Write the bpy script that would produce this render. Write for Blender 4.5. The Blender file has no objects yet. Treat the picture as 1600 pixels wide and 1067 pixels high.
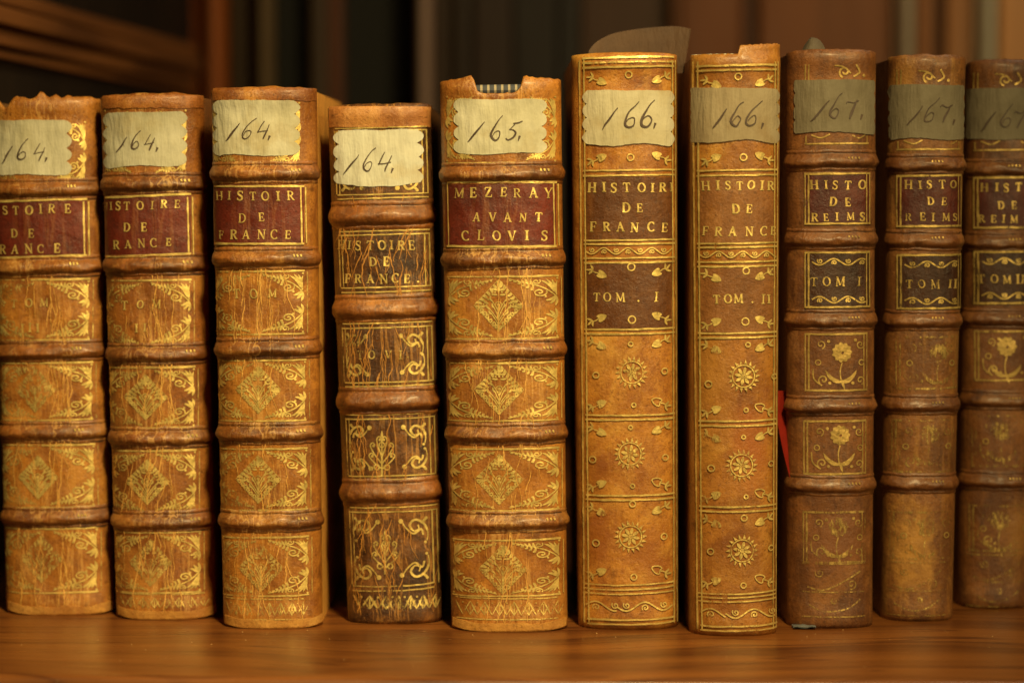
import bpy, bmesh, math, random
from mathutils import Vector, Matrix, noise
R = math.radians
rnd = random.Random(7)
S = bpy.context.scene
COL = S.collection

# ------------------------------------------------------------------ camera, world, light, exposure
F = 3555.0                      # focal length in pixels of a 1600 px wide picture
PITCH = R(4.0)
CAM = Vector((0.0, -0.89, 0.1766))
cd = bpy.data.cameras.new('camera'); cam = bpy.data.objects.new('camera', cd); COL.objects.link(cam)
cam.location = CAM; cam.rotation_euler = (R(90) - PITCH, 0, 0)
cd.sensor_width = 36; cd.lens = F * 36 / 1600; cd.clip_start = 0.02; cd.clip_end = 50
cd.dof.use_dof = True; cd.dof.focus_distance = 0.888; cd.dof.aperture_fstop = 4.6
S.camera = cam
W = bpy.data.worlds.new('World'); S.world = W; W.use_nodes = True
W.node_tree.nodes['Background'].inputs[0].default_value = (1.0, 0.66, 0.36, 1)
W.node_tree.nodes['Background'].inputs[1].default_value = 0.012
def area(name, loc, target, size, energy, color):
    d = bpy.data.lights.new(name, 'AREA'); d.shape = 'DISK'; d.size = size; d.energy = energy; d.color = color
    o = bpy.data.objects.new(name, d); COL.objects.link(o); o.location = loc
    o.rotation_euler = (Vector(target) - Vector(loc)).to_track_quat('-Z', 'Y').to_euler(); return o
def spot(name, loc, target, radius, energy, color, angle, blend):
    d = bpy.data.lights.new(name, 'SPOT'); d.shadow_soft_size = radius; d.energy = energy; d.color = color
    d.spot_size = R(angle); d.spot_blend = blend
    o = bpy.data.objects.new(name, d); COL.objects.link(o); o.location = loc
    o.rotation_euler = (Vector(target) - Vector(loc)).to_track_quat('-Z', 'Y').to_euler(); return o
WARM = (1.0, 0.76, 0.33)
spot('ceiling_lamp', (0.20, -0.72, 0.92), (-0.06, 0.0, 0.085), 0.06, 74, WARM, 35, 1.0)
area('right_fill', (0.62, -1.15, 0.50), (-0.05, 0.2, 0.15), 0.40, 7.0, WARM)  # added fill light from the right that brightens the gilding
area('background_fill', (0.42, 0.18, 0.95), (0.22, 0.60, 0.26), 0.25, 1.5, (1.0, 0.74, 0.46))  # added light above the books that brightens the panelling behind
S.view_settings.view_transform = 'Standard'; S.view_settings.look = 'None'
S.view_settings.exposure = 0.0; S.view_settings.gamma = 1.0
S.render.engine = 'CYCLES'; S.cycles.use_denoising = True; S.cycles.max_bounces = 8
S.cycles.transparent_max_bounces = 16

# ------------------------------------------------------------------ projecting a pixel of the photograph into the place
FW = Vector((0, math.cos(PITCH), -math.sin(PITCH))); UP = Vector((0, math.sin(PITCH), math.cos(PITCH)))
def ray(px, py):
    return Vector((1, 0, 0)) * ((px - 800) / F) + UP * ((533.5 - py) / F) + FW
def on_floor(px, py, z=0.0):
    d = ray(px, py); return CAM + d * ((z - CAM.z) / d.z)
def on_depth(px, py, Y):
    d = ray(px, py); return CAM + d * ((Y - CAM.y) / d.y)

# ------------------------------------------------------------------ objects
def prop(o, label=None, cat=None, group=None, kind=None):
    if label: o['label'] = label
    if cat: o['category'] = cat
    if group: o['group'] = group
    if kind: o['kind'] = kind
    return o
def empty(name, loc, rot=(0, 0, 0)):
    o = bpy.data.objects.new(name, None); COL.objects.link(o); o.location = loc; o.rotation_euler = rot
    o.empty_display_size = .02
    return o
class MB:
    def __init__(s): s.v = []; s.f = []
    def quadgrid(s, rows):
        b = len(s.v); n = len(rows[0])
        for r in rows: s.v.extend(r)
        for i in range(len(rows) - 1):
            for j in range(n - 1):
                a = b + i * n + j; s.f.append((a, a + 1, a + n + 1, a + n))
    def poly(s, pts):
        b = len(s.v); s.v.extend(pts); s.f.append(tuple(range(b, b + len(pts))))
    def fan(s, c, pts):
        b = len(s.v); s.v.append(c); s.v.extend(pts); n = len(pts)
        for i in range(n): s.f.append((b, b + 1 + i, b + 1 + (i + 1) % n))
    def box(s, x0, x1, y0, y1, z0, z1):
        b = len(s.v)
        s.v += [(x0,y0,z0),(x1,y0,z0),(x1,y1,z0),(x0,y1,z0),(x0,y0,z1),(x1,y0,z1),(x1,y1,z1),(x0,y1,z1)]
        for q in ((0,3,2,1),(4,5,6,7),(0,1,5,4),(1,2,6,5),(2,3,7,6),(3,0,4,7)): s.f.append(tuple(b+i for i in q))
    def build(s, name, mat, parent=None, smooth=False, bevel=0, seg=2):
        if not s.v: return None
        me = bpy.data.meshes.new(name); me.from_pydata([tuple(p) for p in s.v], [], s.f); me.update()
        if bevel:
            bm = bmesh.new(); bm.from_mesh(me)
            bmesh.ops.bevel(bm, geom=bm.edges[:], offset=bevel, segments=seg, affect='EDGES', profile=.6)
            bm.to_mesh(me); bm.free()
        if smooth:
            for p in me.polygons: p.use_smooth = True
        if mat: me.materials.append(mat)
        o = bpy.data.objects.new(name, me); COL.objects.link(o)
        if parent: o.parent = parent
        return o

# ------------------------------------------------------------------ materials
class NT:
    def __init__(s, name):
        s.m = bpy.data.materials.new(name); s.m.use_nodes = True; s.t = s.m.node_tree
        s.p = s.t.nodes['Principled BSDF']; s.out = s.t.nodes['Material Output']
    def n(s, typ, **kw):
        x = s.t.nodes.new(typ)
        for k, v in kw.items(): setattr(x, k, v)
        return x
    def link(s, a, b): s.t.links.new(a, b)
    def coords(s, loc=(0,0,0), scale=(1,1,1), src='Object'):
        tc = s.n('ShaderNodeTexCoord'); mp = s.n('ShaderNodeMapping')
        mp.inputs['Location'].default_value = loc; mp.inputs['Scale'].default_value = scale
        s.link(tc.outputs[src], mp.inputs['Vector']); return mp.outputs['Vector']
    def noise(s, vec, scale, detail=4, rough=.55, dist=0.0):
        x = s.n('ShaderNodeTexNoise'); x.inputs['Scale'].default_value = scale; x.inputs['Detail'].default_value = detail
        x.inputs['Roughness'].default_value = rough; x.inputs['Distortion'].default_value = dist
        s.link(vec, x.inputs['Vector']); return x.outputs['Fac']
    def ramp(s, fac, stops):
        r = s.n('ShaderNodeValToRGB'); e = r.color_ramp.elements
        while len(e) < len(stops): e.new(.5)
        for i, (p, c) in enumerate(stops):
            e[i].position = p; e[i].color = (c, c, c, 1) if isinstance(c, (int, float)) else (*c, 1)
        s.link(fac, r.inputs['Fac']); return r.outputs['Color']
    def math(s, op, a, b=None, clamp=False):
        x = s.n('ShaderNodeMath', operation=op); x.use_clamp = clamp
        for i, q in enumerate((a, b)):
            if q is None: continue
            if isinstance(q, (int, float)): x.inputs[i].default_value = q
            else: s.link(q, x.inputs[i])
        return x.outputs[0]
    def mix(s, fac, a, b, mode='MIX'):
        x = s.n('ShaderNodeMix', data_type='RGBA', blend_type=mode)
        for sock, q in ((x.inputs[0], fac), (x.inputs[6], a), (x.inputs[7], b)):
            if isinstance(q, (int, float)): sock.default_value = q
            elif isinstance(q, tuple): sock.default_value = (*q, 1)
            else: s.link(q, sock)
        return x.outputs[2]
    def bump(s, h, strength=.3, dist=.001, prev=None):
        b = s.n('ShaderNodeBump'); b.inputs['Strength'].default_value = strength; b.inputs['Distance'].default_value = dist
        s.link(h, b.inputs['Height'])
        if prev is not None: s.link(prev, b.inputs['Normal'])
        return b.outputs['Normal']

def leather(name, base, dark, light, seed=0, crack=.5, blotch=.5, streak=.5, rough=.4, half=.02, crackcol=None, coat=.16, spots=()):
    t = NT(name); q0 = random.Random(seed * 31 + 5); ks = q0.uniform(.75, 1.35); kb = q0.uniform(.65, 1.1); off = (seed * 1.37, seed * .71, seed * 2.13)
    v = t.coords(off)
    vs = t.coords(off, (1, 1, .12))
    n1 = t.noise(v, 48 * ks, 7, .66, .5)
    c = t.mix(t.ramp(n1, [(.36, 0), (.60, 1)]), dark, base)
    c = t.mix(1 - blotch, c, base)
    n5 = t.noise(v, 230 / ks, 8, .75, .3)                                      # fine mottling of the sprinkled calf
    c = t.mix(t.math('MULTIPLY', t.ramp(n5, [(.40, 1), (.54, 0)]), .55 * kb), c, dark)
    n2 = t.noise(vs, 260, 5, .6, .6)                                      # vertical fibre streaks
    c = t.mix(t.math('MULTIPLY', t.ramp(n2, [(.5, 0), (.72, 1)]), streak), c, light)
    n2b = t.noise(vs, 150, 4, .6, .4)
    c = t.mix(t.math('MULTIPLY', t.ramp(n2b, [(.54, 0), (.75, 1)]), streak * .9 + .10), c, tuple(q * .5 for q in dark))
    n3 = t.noise(v, 26 * ks, 6, .68, .8)                                       # pale rubbed patches
    c = t.mix(t.math('MULTIPLY', t.ramp(n3, [(.54, 0), (.66, 1)]), .6 * blotch), c, light)
    n4 = t.noise(v, 900, 3, .6)                                           # grain pits
    c = t.mix(t.ramp(n4, [(.56, 0), (.70, .6)]), c, tuple(q * .5 for q in dark))
    n7 = t.noise(v, 1100, 3, .6)
    c = t.mix(t.ramp(n7, [(.58, 0), (.72, .35)]), c, light)
    n6 = t.noise(v, 75, 5, .7, .4)                                        # dark ink and damp spots
    c = t.mix(t.math('MULTIPLY', t.ramp(n6, [(.58, 0), (.70, 1)]), .75 * blotch), c, tuple(q * .45 for q in dark))
    if spots:
        so = t.n('ShaderNodeSeparateXYZ'); tcs = t.n('ShaderNodeTexCoord'); t.link(tcs.outputs['Object'], so.inputs[0])
        for (x, z, rx, rz, col, k) in spots:
            dx = t.math('DIVIDE', t.math('SUBTRACT', so.outputs['X'], x), rx); dz = t.math('DIVIDE', t.math('SUBTRACT', so.outputs['Z'], z), rz)
            d = t.math('SQRT', t.math('ADD', t.math('MULTIPLY', dx, dx), t.math('MULTIPLY', dz, dz)))
            d = t.math('ADD', d, t.math('MULTIPLY', t.math('SUBTRACT', t.noise(v, 130, 6, .7, .4), .5), 2.2))
            c = t.mix(t.math('MULTIPLY', t.ramp(d, [(.2, 1), (1.15, 0)]), k), c, col)
    h = t.noise(v, 520, 7, .7)
    nrm = t.bump(t.noise(v, 1500, 4, .7), .22, .0005)
    nrm = t.bump(h, .42, .0012, nrm)
    nrm = t.bump(n5, .16, .0012, nrm)
    nrm = t.bump(n2, .30, .0009, nrm)
    if crack > 0:
        sx = t.n('ShaderNodeSeparateXYZ'); tc = t.n('ShaderNodeTexCoord'); t.link(tc.outputs['Object'], sx.inputs[0])
        mid = t.ramp(t.math('DIVIDE', t.math('ABSOLUTE', sx.outputs['X']), half), [(.50, 1), (.85, .12)])
        fac = None
        for (zs, sc, wd, st) in ((.055, 210, .020, 1.0), (.10, 330, .016, .8)):
            k = t.noise(t.coords((seed * 3.1 + sc, seed, seed * 1.9), (1, 1, zs)), sc, 3, .5, .5)
            thin = t.ramp(t.math('ABSOLUTE', t.math('SUBTRACT', k, .5)), [(.0, 1), (wd * .6, .9), (wd * 1.5, 0)])
            msk = t.ramp(t.noise(t.coords((seed + sc, seed, 3), (1, 1, .5)), 46, 3, .6), [(.44, 0), (.56, 1)])
            f = t.math('MULTIPLY', t.math('MULTIPLY', thin, msk), st * crack)
            fac = f if fac is None else t.math('MAXIMUM', fac, f)
        fac = t.math('MULTIPLY', fac, mid, True)
        c = t.mix(fac, c, crackcol or light)
        nrm = t.bump(fac, -.5, .0008, nrm)
    t.link(c, t.p.inputs['Base Color'])
    t.link(t.ramp(t.noise(v, 160, 5), [(.3, rough - .08), (.7, rough + .16)]), t.p.inputs['Roughness'])
    t.p.inputs['Specular IOR Level'].default_value = .5; t.p.inputs['Coat Weight'].default_value = coat; t.p.inputs['Coat Roughness'].default_value = .26
    t.link(nrm, t.p.inputs['Normal'])
    return t.m

def gilt(name, wear, seed=0, col=(.95, .70, .22)):
    t = NT(name); v = t.coords((seed * .77, seed * 1.3, seed * .4)); vs = t.coords((seed * .77, seed * 1.3, seed * .4), (1, 1, .3))
    t.p.inputs['Metallic'].default_value = .55
    c = t.mix(t.ramp(t.noise(v, 300, 4), [(.3, 0), (.7, 1)]), tuple(q * .6 for q in col), col)
    t.link(c, t.p.inputs['Base Color'])
    t.link(t.ramp(t.noise(v, 200, 3), [(.3, .36), (.7, .56)]), t.p.inputs['Roughness'])
    t.link(t.bump(t.noise(v, 500, 5), .35, .0010), t.p.inputs['Normal'])
    tr = t.n('ShaderNodeBsdfTransparent'); mx = t.n('ShaderNodeMixShader')
    nz = t.math('ADD', t.math('MULTIPLY', t.noise(vs, 800, 5, .7), .62), t.math('MULTIPLY', t.noise(v, 70, 4, .6), .38))
    lo = .29 + wear * .27
    fac = t.ramp(nz, [(lo - .05, 0), (lo + .07, 1)])
    t.link(fac, mx.inputs[0]); t.link(tr.outputs[0], mx.inputs[1]); t.link(t.p.outputs[0], mx.inputs[2])
    t.link(mx.outputs[0], t.out.inputs['Surface'])
    return t.m

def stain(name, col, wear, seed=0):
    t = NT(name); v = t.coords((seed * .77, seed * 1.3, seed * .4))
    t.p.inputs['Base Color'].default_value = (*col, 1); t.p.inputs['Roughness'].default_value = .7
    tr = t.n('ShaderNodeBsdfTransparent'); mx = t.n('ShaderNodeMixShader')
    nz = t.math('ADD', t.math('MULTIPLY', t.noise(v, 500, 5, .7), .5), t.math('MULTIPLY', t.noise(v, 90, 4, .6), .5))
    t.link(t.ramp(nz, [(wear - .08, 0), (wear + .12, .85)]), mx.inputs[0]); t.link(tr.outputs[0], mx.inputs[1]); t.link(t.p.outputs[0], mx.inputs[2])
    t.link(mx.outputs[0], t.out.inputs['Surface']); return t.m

def paper(name, col, stain, seed=0):
    t = NT(name); v = t.coords((seed, seed * .6, seed * 1.7)); vs = t.coords((seed, seed * .6, seed), (1, 1, .2))
    c = t.mix(t.ramp(t.noise(v, 60, 5, .6, .5), [(.35, 0), (.7, 1)]), stain, col)
    c = t.mix(t.ramp(t.noise(v, 700, 3), [(.58, 0), (.75, .4)]), c, stain)
    c = t.mix(t.ramp(t.noise(vs, 150, 3), [(.56, 0), (.75, .5)]), c, tuple(q * .75 for q in stain))
    n8 = t.noise(t.coords((seed * 2, seed, 4)), 38, 5, .6)
    c = t.mix(t.ramp(n8, [(.56, 0), (.66, .55)]), c, tuple(q * k for q, k in zip(stain, (.85, .72, .5))))
    t.link(c, t.p.inputs['Base Color']); t.p.inputs['Roughness'].default_value = .75
    n = t.bump(t.noise(vs, 110, 4), .75, .003)
    t.link(t.bump(t.noise(v, 800, 3), .2, .0006, n), t.p.inputs['Normal'])
    return t.m

def ink(name):
    t = NT(name); v = t.coords()
    c = t.mix(t.noise(v, 250, 3), (.03, .018, .014), (.11, .07, .05))
    t.link(c, t.p.inputs['Base Color']); t.p.inputs['Roughness'].default_value = .6
    return t.m

def wood(name, base, dark, axis='x', scale=1.0, rough=.35, seed=0, grain=.8):
    t = NT(name)
    st = {'x': (.10, 1, 1), 'y': (1, .10, 1), 'z': (1, 1, .07)}[axis]
    v = t.coords((seed, seed * 1.7, seed * .3), st)
    n1 = t.noise(v, 26 * scale, 5, .55, 1.6)
    w = t.n('ShaderNodeTexWave', wave_type='BANDS', bands_direction={'x': 'Y', 'y': 'X', 'z': 'X'}[axis])
    w.inputs['Scale'].default_value = 9 * scale; w.inputs['Distortion'].default_value = 14; w.inputs['Detail'].default_value = 3
    w.inputs['Detail Scale'].default_value = 1.3; w.inputs['Detail Roughness'].default_value = .6
    t.link(v, w.inputs['Vector'])
    f = t.math('MULTIPLY', t.ramp(n1, [(.34, 0), (.62, 1)]), 1.0)
    c = t.mix(f, dark, base)
    c = t.mix(t.math('MULTIPLY', t.ramp(w.outputs['Fac'], [(.02, 1), (.28, 0)]), .55 * grain), c, tuple(q * .6 for q in dark))
    fine = t.noise(t.coords((seed, seed, seed), {'x': (.02, 1, 1), 'y': (1, .02, 1), 'z': (1, 1, .02)}[axis]), 900, 3, .6)
    c = t.mix(t.ramp(fine, [(.52, 0), (.75, .5 * grain)]), c, tuple(q * .7 for q in dark))
    t.link(c, t.p.inputs['Base Color'])
    t.link(t.ramp(fine, [(.3, rough), (.7, rough + .15)]), t.p.inputs['Roughness'])
    t.link(t.bump(fine, .12, .0006), t.p.inputs['Normal'])
    return t.m

def shelf_wood():
    t = NT('polished_shelf_wood')
    v = t.coords((.31, .1, 0), (.055, 1, 1)); warp = t.noise(t.coords((0, 0, 0), (1, 1.5, 1)), 3.2, 2, .5)
    cx = t.n('ShaderNodeCombineXYZ'); t.link(t.math('MULTIPLY', warp, .09), cx.inputs[1])
    va = t.n('ShaderNodeVectorMath', operation='ADD'); t.link(v, va.inputs[0]); t.link(cx.outputs[0], va.inputs[1]); vv = va.outputs[0]
    n1 = t.noise(vv, 60, 4, .5, .3)
    c = t.mix(t.ramp(n1, [(.36, 0), (.60, 1)]), (.115, .037, .009), (.235, .082, .018))
    n2 = t.noise(vv, 95, 2, .4, .1)
    c = t.mix(t.ramp(t.math('ABSOLUTE', t.math('SUBTRACT', n2, .47)), [(.0, .9), (.026, 0)]), c, (.075, .022, .007))
    n3 = t.noise(t.coords((.3, .1, 0), (.02, 1, 1)), 900, 4, .6)
    c = t.mix(t.ramp(n3, [(.5, 0), (.72, .38)]), c, (.13, .04, .010))
    n4 = t.noise(t.coords(), 1400, 2, .5)
    c = t.mix(t.ramp(n4, [(.74, 0), (.79, .5)]), c, (.6, .4, .2))
    t.link(c, t.p.inputs['Base Color']); t.link(t.ramp(n3, [(.3, .24), (.7, .40)]), t.p.inputs['Roughness'])
    t.link(t.bump(n3, .10, .0006), t.p.inputs['Normal'])
    return t.m

def plain(name, col, rough=.6, var=.25, scale=120, metallic=0):
    t = NT(name); v = t.coords()
    c = t.mix(t.noise(v, scale, 4), tuple(q * (1 - var) for q in col), tuple(min(1, q * (1 + var)) for q in col))
    t.link(c, t.p.inputs['Base Color']); t.p.inputs['Roughness'].default_value = rough; t.p.inputs['Metallic'].default_value = metallic
    return t.m

# ------------------------------------------------------------------ the shelf and the dark wooden interior behind it
M_shelf = shelf_wood()
M_dark = wood('dark_panel_wood', (.022, .012, .006), (.011, .006, .003), 'z', 1, .55, 1)
M_rail = wood('moulding_wood', (.36, .14, .04), (.19, .07, .022), 'y', 1, .42, 2)
case = prop(empty('bookcase', (0, 0, 0)), 'dark polished wooden bookcase whose shelf carries the row of old books', 'bookcase')
fl = on_floor(-400, 1052); fr = on_floor(2000, 1068)
m = MB()
n = 40
rows = []
def shelf_front(x): return fl.y + (fr.y - fl.y) * (x - fl.x) / (fr.x - fl.x)
prof = [(.88, 0.0), (.25, 0.0), (.04, 0.0), (.004, 0.0), (.0015, -.0006), (.0004, -.0016), (0, -.003), (0, -.016), (.001, -.019), (.004, -.02), (.88, -.02)]
for (dy, z) in prof:
    r = []
    for i in range(n + 1):
        x = -.30 + .75 * i / n
        y0 = shelf_front(x); r.append((x, dy if dy > .5 else y0 + dy, z))
    rows.append(r)
m.quadgrid(rows); sh = m.build('shelf', M_shelf, case, True)
m = MB(); m.box(-.262, -.240, -.02, .62, 0.0, .62); sp = m.build('side_panel', M_dark, case, bevel=.001)
for (z0, z1, xo) in ((.2335, .2375, .0), (.239, .246, .003), (.248, .256, .007), (.2575, .2645, .004)):
    m = MB(); m.box(-.2400, -.236 + xo, -.02, .60, z0, z1); m.build('moulding', M_rail, sp, bevel=.0012)
sp.matrix_world = Matrix.Translation((-.236, .15, 0)) @ Matrix.Rotation(R(-3.6), 4, 'Z') @ Matrix.Translation((.236, -.15, 0))
YB = .60
pan = prop(empty('wood_panelling', (0, YB, 0)), 'blurred brown wood panelling with reflections built as pale strips behind the row of books', 'panelling')
def pxx(px, Y): return (px - 800) / F * (Y - CAM.y)
m = MB(); m.box(-.30, .50, YB + .06 - YB, YB + .08 - YB, -.02, .66); m.build('back_board', plain('back_black', (.006, .005, .004)), pan)
strips = [  # px0, px1, colour, depth in front of the back board, kind
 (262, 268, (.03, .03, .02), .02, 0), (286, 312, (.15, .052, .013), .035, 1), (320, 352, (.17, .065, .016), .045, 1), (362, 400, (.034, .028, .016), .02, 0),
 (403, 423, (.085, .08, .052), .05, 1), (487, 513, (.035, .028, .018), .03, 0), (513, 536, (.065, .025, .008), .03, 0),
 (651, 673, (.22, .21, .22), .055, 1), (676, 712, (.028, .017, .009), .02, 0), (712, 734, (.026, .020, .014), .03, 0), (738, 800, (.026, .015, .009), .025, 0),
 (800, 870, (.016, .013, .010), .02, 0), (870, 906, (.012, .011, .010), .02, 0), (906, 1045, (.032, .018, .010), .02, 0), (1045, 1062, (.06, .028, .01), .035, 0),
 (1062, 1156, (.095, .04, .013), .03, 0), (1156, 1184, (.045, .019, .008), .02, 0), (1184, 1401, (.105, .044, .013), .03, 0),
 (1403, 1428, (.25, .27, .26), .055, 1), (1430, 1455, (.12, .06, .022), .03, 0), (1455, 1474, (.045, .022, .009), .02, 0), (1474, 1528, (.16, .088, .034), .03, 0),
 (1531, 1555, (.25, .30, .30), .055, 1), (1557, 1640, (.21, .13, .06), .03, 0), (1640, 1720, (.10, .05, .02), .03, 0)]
for i, (a, b, c, d, k) in enumerate(strips):  # the pale strips are glass reflections built as solid uprights
    c = tuple(min(.85, q * f) for q, f in zip(c, (3.0, 2.3, 1.7) if a > 900 else ((1.5, 1.1, .8) if a > 674 else (2.4, 1.7, 1.2)))); mt = wood('wood_and_reflection', c, tuple(q * .72 for q in c), 'z', .6, .5, i * 1.3, .25)
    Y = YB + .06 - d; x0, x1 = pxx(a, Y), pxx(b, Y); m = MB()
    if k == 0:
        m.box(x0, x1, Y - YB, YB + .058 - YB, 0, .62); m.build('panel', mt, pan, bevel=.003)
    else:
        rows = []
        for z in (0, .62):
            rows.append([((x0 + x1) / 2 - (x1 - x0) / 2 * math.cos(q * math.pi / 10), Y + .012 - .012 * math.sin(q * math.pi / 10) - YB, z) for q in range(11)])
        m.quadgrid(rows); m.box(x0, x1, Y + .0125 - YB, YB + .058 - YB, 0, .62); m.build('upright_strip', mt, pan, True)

# ------------------------------------------------------------------ stroke tools: everything below draws in photo pixels of one book and is wrapped on its spine
def cat(pts, k=6, closed=False):
    out = []; n = len(pts)
    for i in range(n if closed else n - 1):
        g = lambda j: pts[j % n] if closed else pts[max(0, min(n - 1, j))]
        p0, p1, p2, p3 = g(i - 1), g(i), g(i + 1), g(i + 2)
        for s in range(k):
            t = s / k
            out.append(tuple(.5 * ((2 * p1[q]) + (-p0[q] + p2[q]) * t + (2 * p0[q] - 5 * p1[q] + 4 * p2[q] - p3[q]) * t * t
                       + (-p0[q] + 3 * p1[q] - 3 * p2[q] + p3[q]) * t ** 3) for q in range(len(p1))))
    if not closed: out.append(tuple(pts[-1]))
    return out
def arc(cx, cy, rx, ry, a0, a1, n=18):
    return [(cx + rx * math.cos(R(a0 + (a1 - a0) * i / n)), cy + ry * math.sin(R(a0 + (a1 - a0) * i / n))) for i in range(n + 1)]
def spiral(cx, cy, r0, r1, a0, turns, n=26):
    return [(cx + (r0 + (r1 - r0) * i / n) * math.cos(R(a0) + turns * 2 * math.pi * i / n),
             cy + (r0 + (r1 - r0) * i / n) * math.sin(R(a0) + turns * 2 * math.pi * i / n)) for i in range(n + 1)]

class Book:
    def __init__(s, TL, TR, BL, BR, base, top, n=2.6, b=.009, depth=.14, noise_amp=.0003, seed=0):
        s.seed = seed; s.n = n; s.b = b; s.depth = depth; s.amp = noise_amp; s.off = .00022
        p = on_floor(*base); s.Y = p.y; s.D = s.Y - CAM.y; s.pxs = s.D / F
        tl, tr, bl, br = (on_depth(*q, s.Y + b * .6) for q in (TL, TR, BL, BR))
        mt, mb_ = (tl + tr) / 2, (bl + br) / 2
        s.th = math.atan2(mt.x - mb_.x, mt.z - mb_.z)
        s.x0 = mb_.x - math.tan(s.th) * mb_.z
        s.at, s.ab = (tr.x - tl.x) / 2, (br.x - bl.x) / 2
        s.c, s.s = math.cos(s.th), math.sin(s.th)
        s.H = s.L(*top)[1]
        s.root = None
        s.top_fn = lambda x: 0.0
    def L(s, px, py, dy=.0012):
        q = on_depth(px, py, s.Y + dy); X = q.x - s.x0
        return (X * s.c - q.z * s.s, X * s.s + q.z * s.c)
    def a(s, z):
        t = max(0, min(1, z / s.H)) if hasattr(s, 'H') else 0
        return s.ab + (s.at - s.ab) * t
    def surf(s, x, z):
        a = s.a(z); u = min(.9995, abs(x) / a)
        y = s.b * (1 - (1 - u ** s.n) ** (1 / s.n))
        e = s.amp
        y += e * 1.6 * noise.noise(Vector((x * 70 + s.seed * 9, 0, z * 45))) + e * .8 * noise.noise(Vector((x * 190, s.seed * 5, z * 160)))
        # headcap and tail edge swell a little, then the edge turns in
        zt = s.H - z; y -= .0008 * math.exp(-((zt - .004) / .0035) ** 2) + .0007 * math.exp(-((z - .0045) / .004) ** 2)
        if z < .001: y += (1 - z / .001) ** 2 * .0007
        if zt < .002: y += (1 - max(0, zt) / .002) ** 2 * .0012
        return y
    def P(s, x, z, off=0.0):
        a = s.a(z); x = max(-a * .992, min(a * .992, x)); e = .0004
        y = s.surf(x, z)
        dx = (s.surf(x + e, z) - s.surf(x - e, z)) / (2 * e); dz = (s.surf(x, z + e) - s.surf(x, z - e)) / (2 * e)
        nv = Vector((dx, -1, dz)).normalized()
        return (x + nv.x * off, y + nv.y * off, z + nv.z * off)
    def px(s, px, py, off):
        return s.P(*s.L(px, py), off)
    # -- drawing
    def ribbon(s, mb, pts, w, off=None, step=2.6):
        """pts in photo pixels; w full width in pixels (a number or one per point)"""
        off = off or s.off
        ws = [w] * len(pts) if isinstance(w, (int, float)) else list(w)
        P2, W2 = [pts[0]], [ws[0]]
        for i in range(1, len(pts)):
            d = math.dist(pts[i][:2], pts[i - 1][:2]); k = max(1, int(d / step + .5))
            for j in range(1, k + 1):
                t = j / k
                P2.append((pts[i - 1][0] + (pts[i][0] - pts[i - 1][0]) * t, pts[i - 1][1] + (pts[i][1] - pts[i - 1][1]) * t))
                W2.append(ws[i - 1] + (ws[i] - ws[i - 1]) * t)
        l, r = [], []
        for i in range(len(P2)):
            q0, q1 = P2[max(0, i - 1)], P2[min(len(P2) - 1, i + 1)]
            dx, dy = q1[0] - q0[0], q1[1] - q0[1]; d = math.hypot(dx, dy) or 1
            nx, ny = -dy / d, dx / d; h = W2[i] / 2
            l.append(s.px(P2[i][0] + nx * h, P2[i][1] + ny * h, off)); r.append(s.px(P2[i][0] - nx * h, P2[i][1] - ny * h, off))
        mb.quadgrid([l, r])
    def disc(s, mb, cx, cy, rx, ry=None, off=None, k=10):
        ry = ry or rx; off = off or s.off
        mb.fan(s.px(cx, cy, off), [s.px(cx + rx * math.cos(6.2832 * i / k), cy + ry * math.sin(6.2832 * i / k), off) for i in range(k)])
    def shape(s, mb, pts, off=None):
        off = off or s.off; cx = sum(p[0] for p in pts) / len(pts); cy = sum(p[1] for p in pts) / len(pts)
        mb.fan(s.px(cx, cy, off), [s.px(*p, off) for p in pts])
    def leaf(s, mb, p0, p1, w, bend=0.0, off=None):
        dx, dy = p1[0] - p0[0], p1[1] - p0[1]; pts, ws = [], []
        for i in range(7):
            t = i / 6; k = bend * math.sin(t * math.pi)
            pts.append((p0[0] + dx * t - dy * k, p0[1] + dy * t + dx * k)); ws.append(w * (.25 + .75 * math.sin(math.pi * min(1, t * .9 + .08))))
        ws[-1] = .3
        s.ribbon(mb, pts, ws, off)
    def ring(s, mb, cx, cy, r, w, off=None):
        s.ribbon(mb, arc(cx, cy, r, r, 0, 360, 18), w, off)
    def line(s, mb, p0, p1, w, off=None, wob=.35):
        k = max(2, int(math.dist(p0, p1) / 9)); pts = []
        for i in range(k + 1):
            t = i / k; pts.append((p0[0] + (p1[0] - p0[0]) * t + rnd.uniform(-wob, wob) * .6, p0[1] + (p1[1] - p0[1]) * t + rnd.uniform(-wob, wob)))
        s.ribbon(mb, pts, [w * rnd.uniform(.75, 1.2) for _ in pts], off)
    # -- building
    def build(s, name, mats, label, top_fn=None):
        s.root = prop(empty(name, (s.x0, s.Y, 0), (0, s.th, 0)), label, 'book', 'old leather bound books standing in a row on the shelf')
        top_fn = top_fn or (lambda px_x: 0.0)
        NX, NZ = 56, max(60, int(s.H / .0016))
        rows = []
        for i in range(NZ + 1):
            t = i / NZ; r = []
            for j in range(NX + 1):
                c = math.sin((j / NX * 2 - 1) * math.pi / 2)
                ztop = s.H + top_fn(c) + .00015 * noise.noise(Vector((c * 6, s.seed, 3)))
                z = ztop * t
                if t > .93: z = ztop * t
                x = s.a(z) * c; r.append((x, s.surf(x, z), z))
            rows.append(r)
        last = rows[-1]
        for (dy, dz) in ((.0009, .0003), (.0022, -.0002), (.0030, -.0016), (.0032, -.010)):
            rows.append([(p[0] * .985, p[1] + dy, p[2] + dz) for p in last])
        first = rows[0]
        rows.insert(0, [(p[0] * .985, p[1] + .003, p[2] + .0004) for p in first])
        m = MB(); m.quadgrid(rows); s.spine = m.build('spine', mats['leather'], s.root, True)
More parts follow.
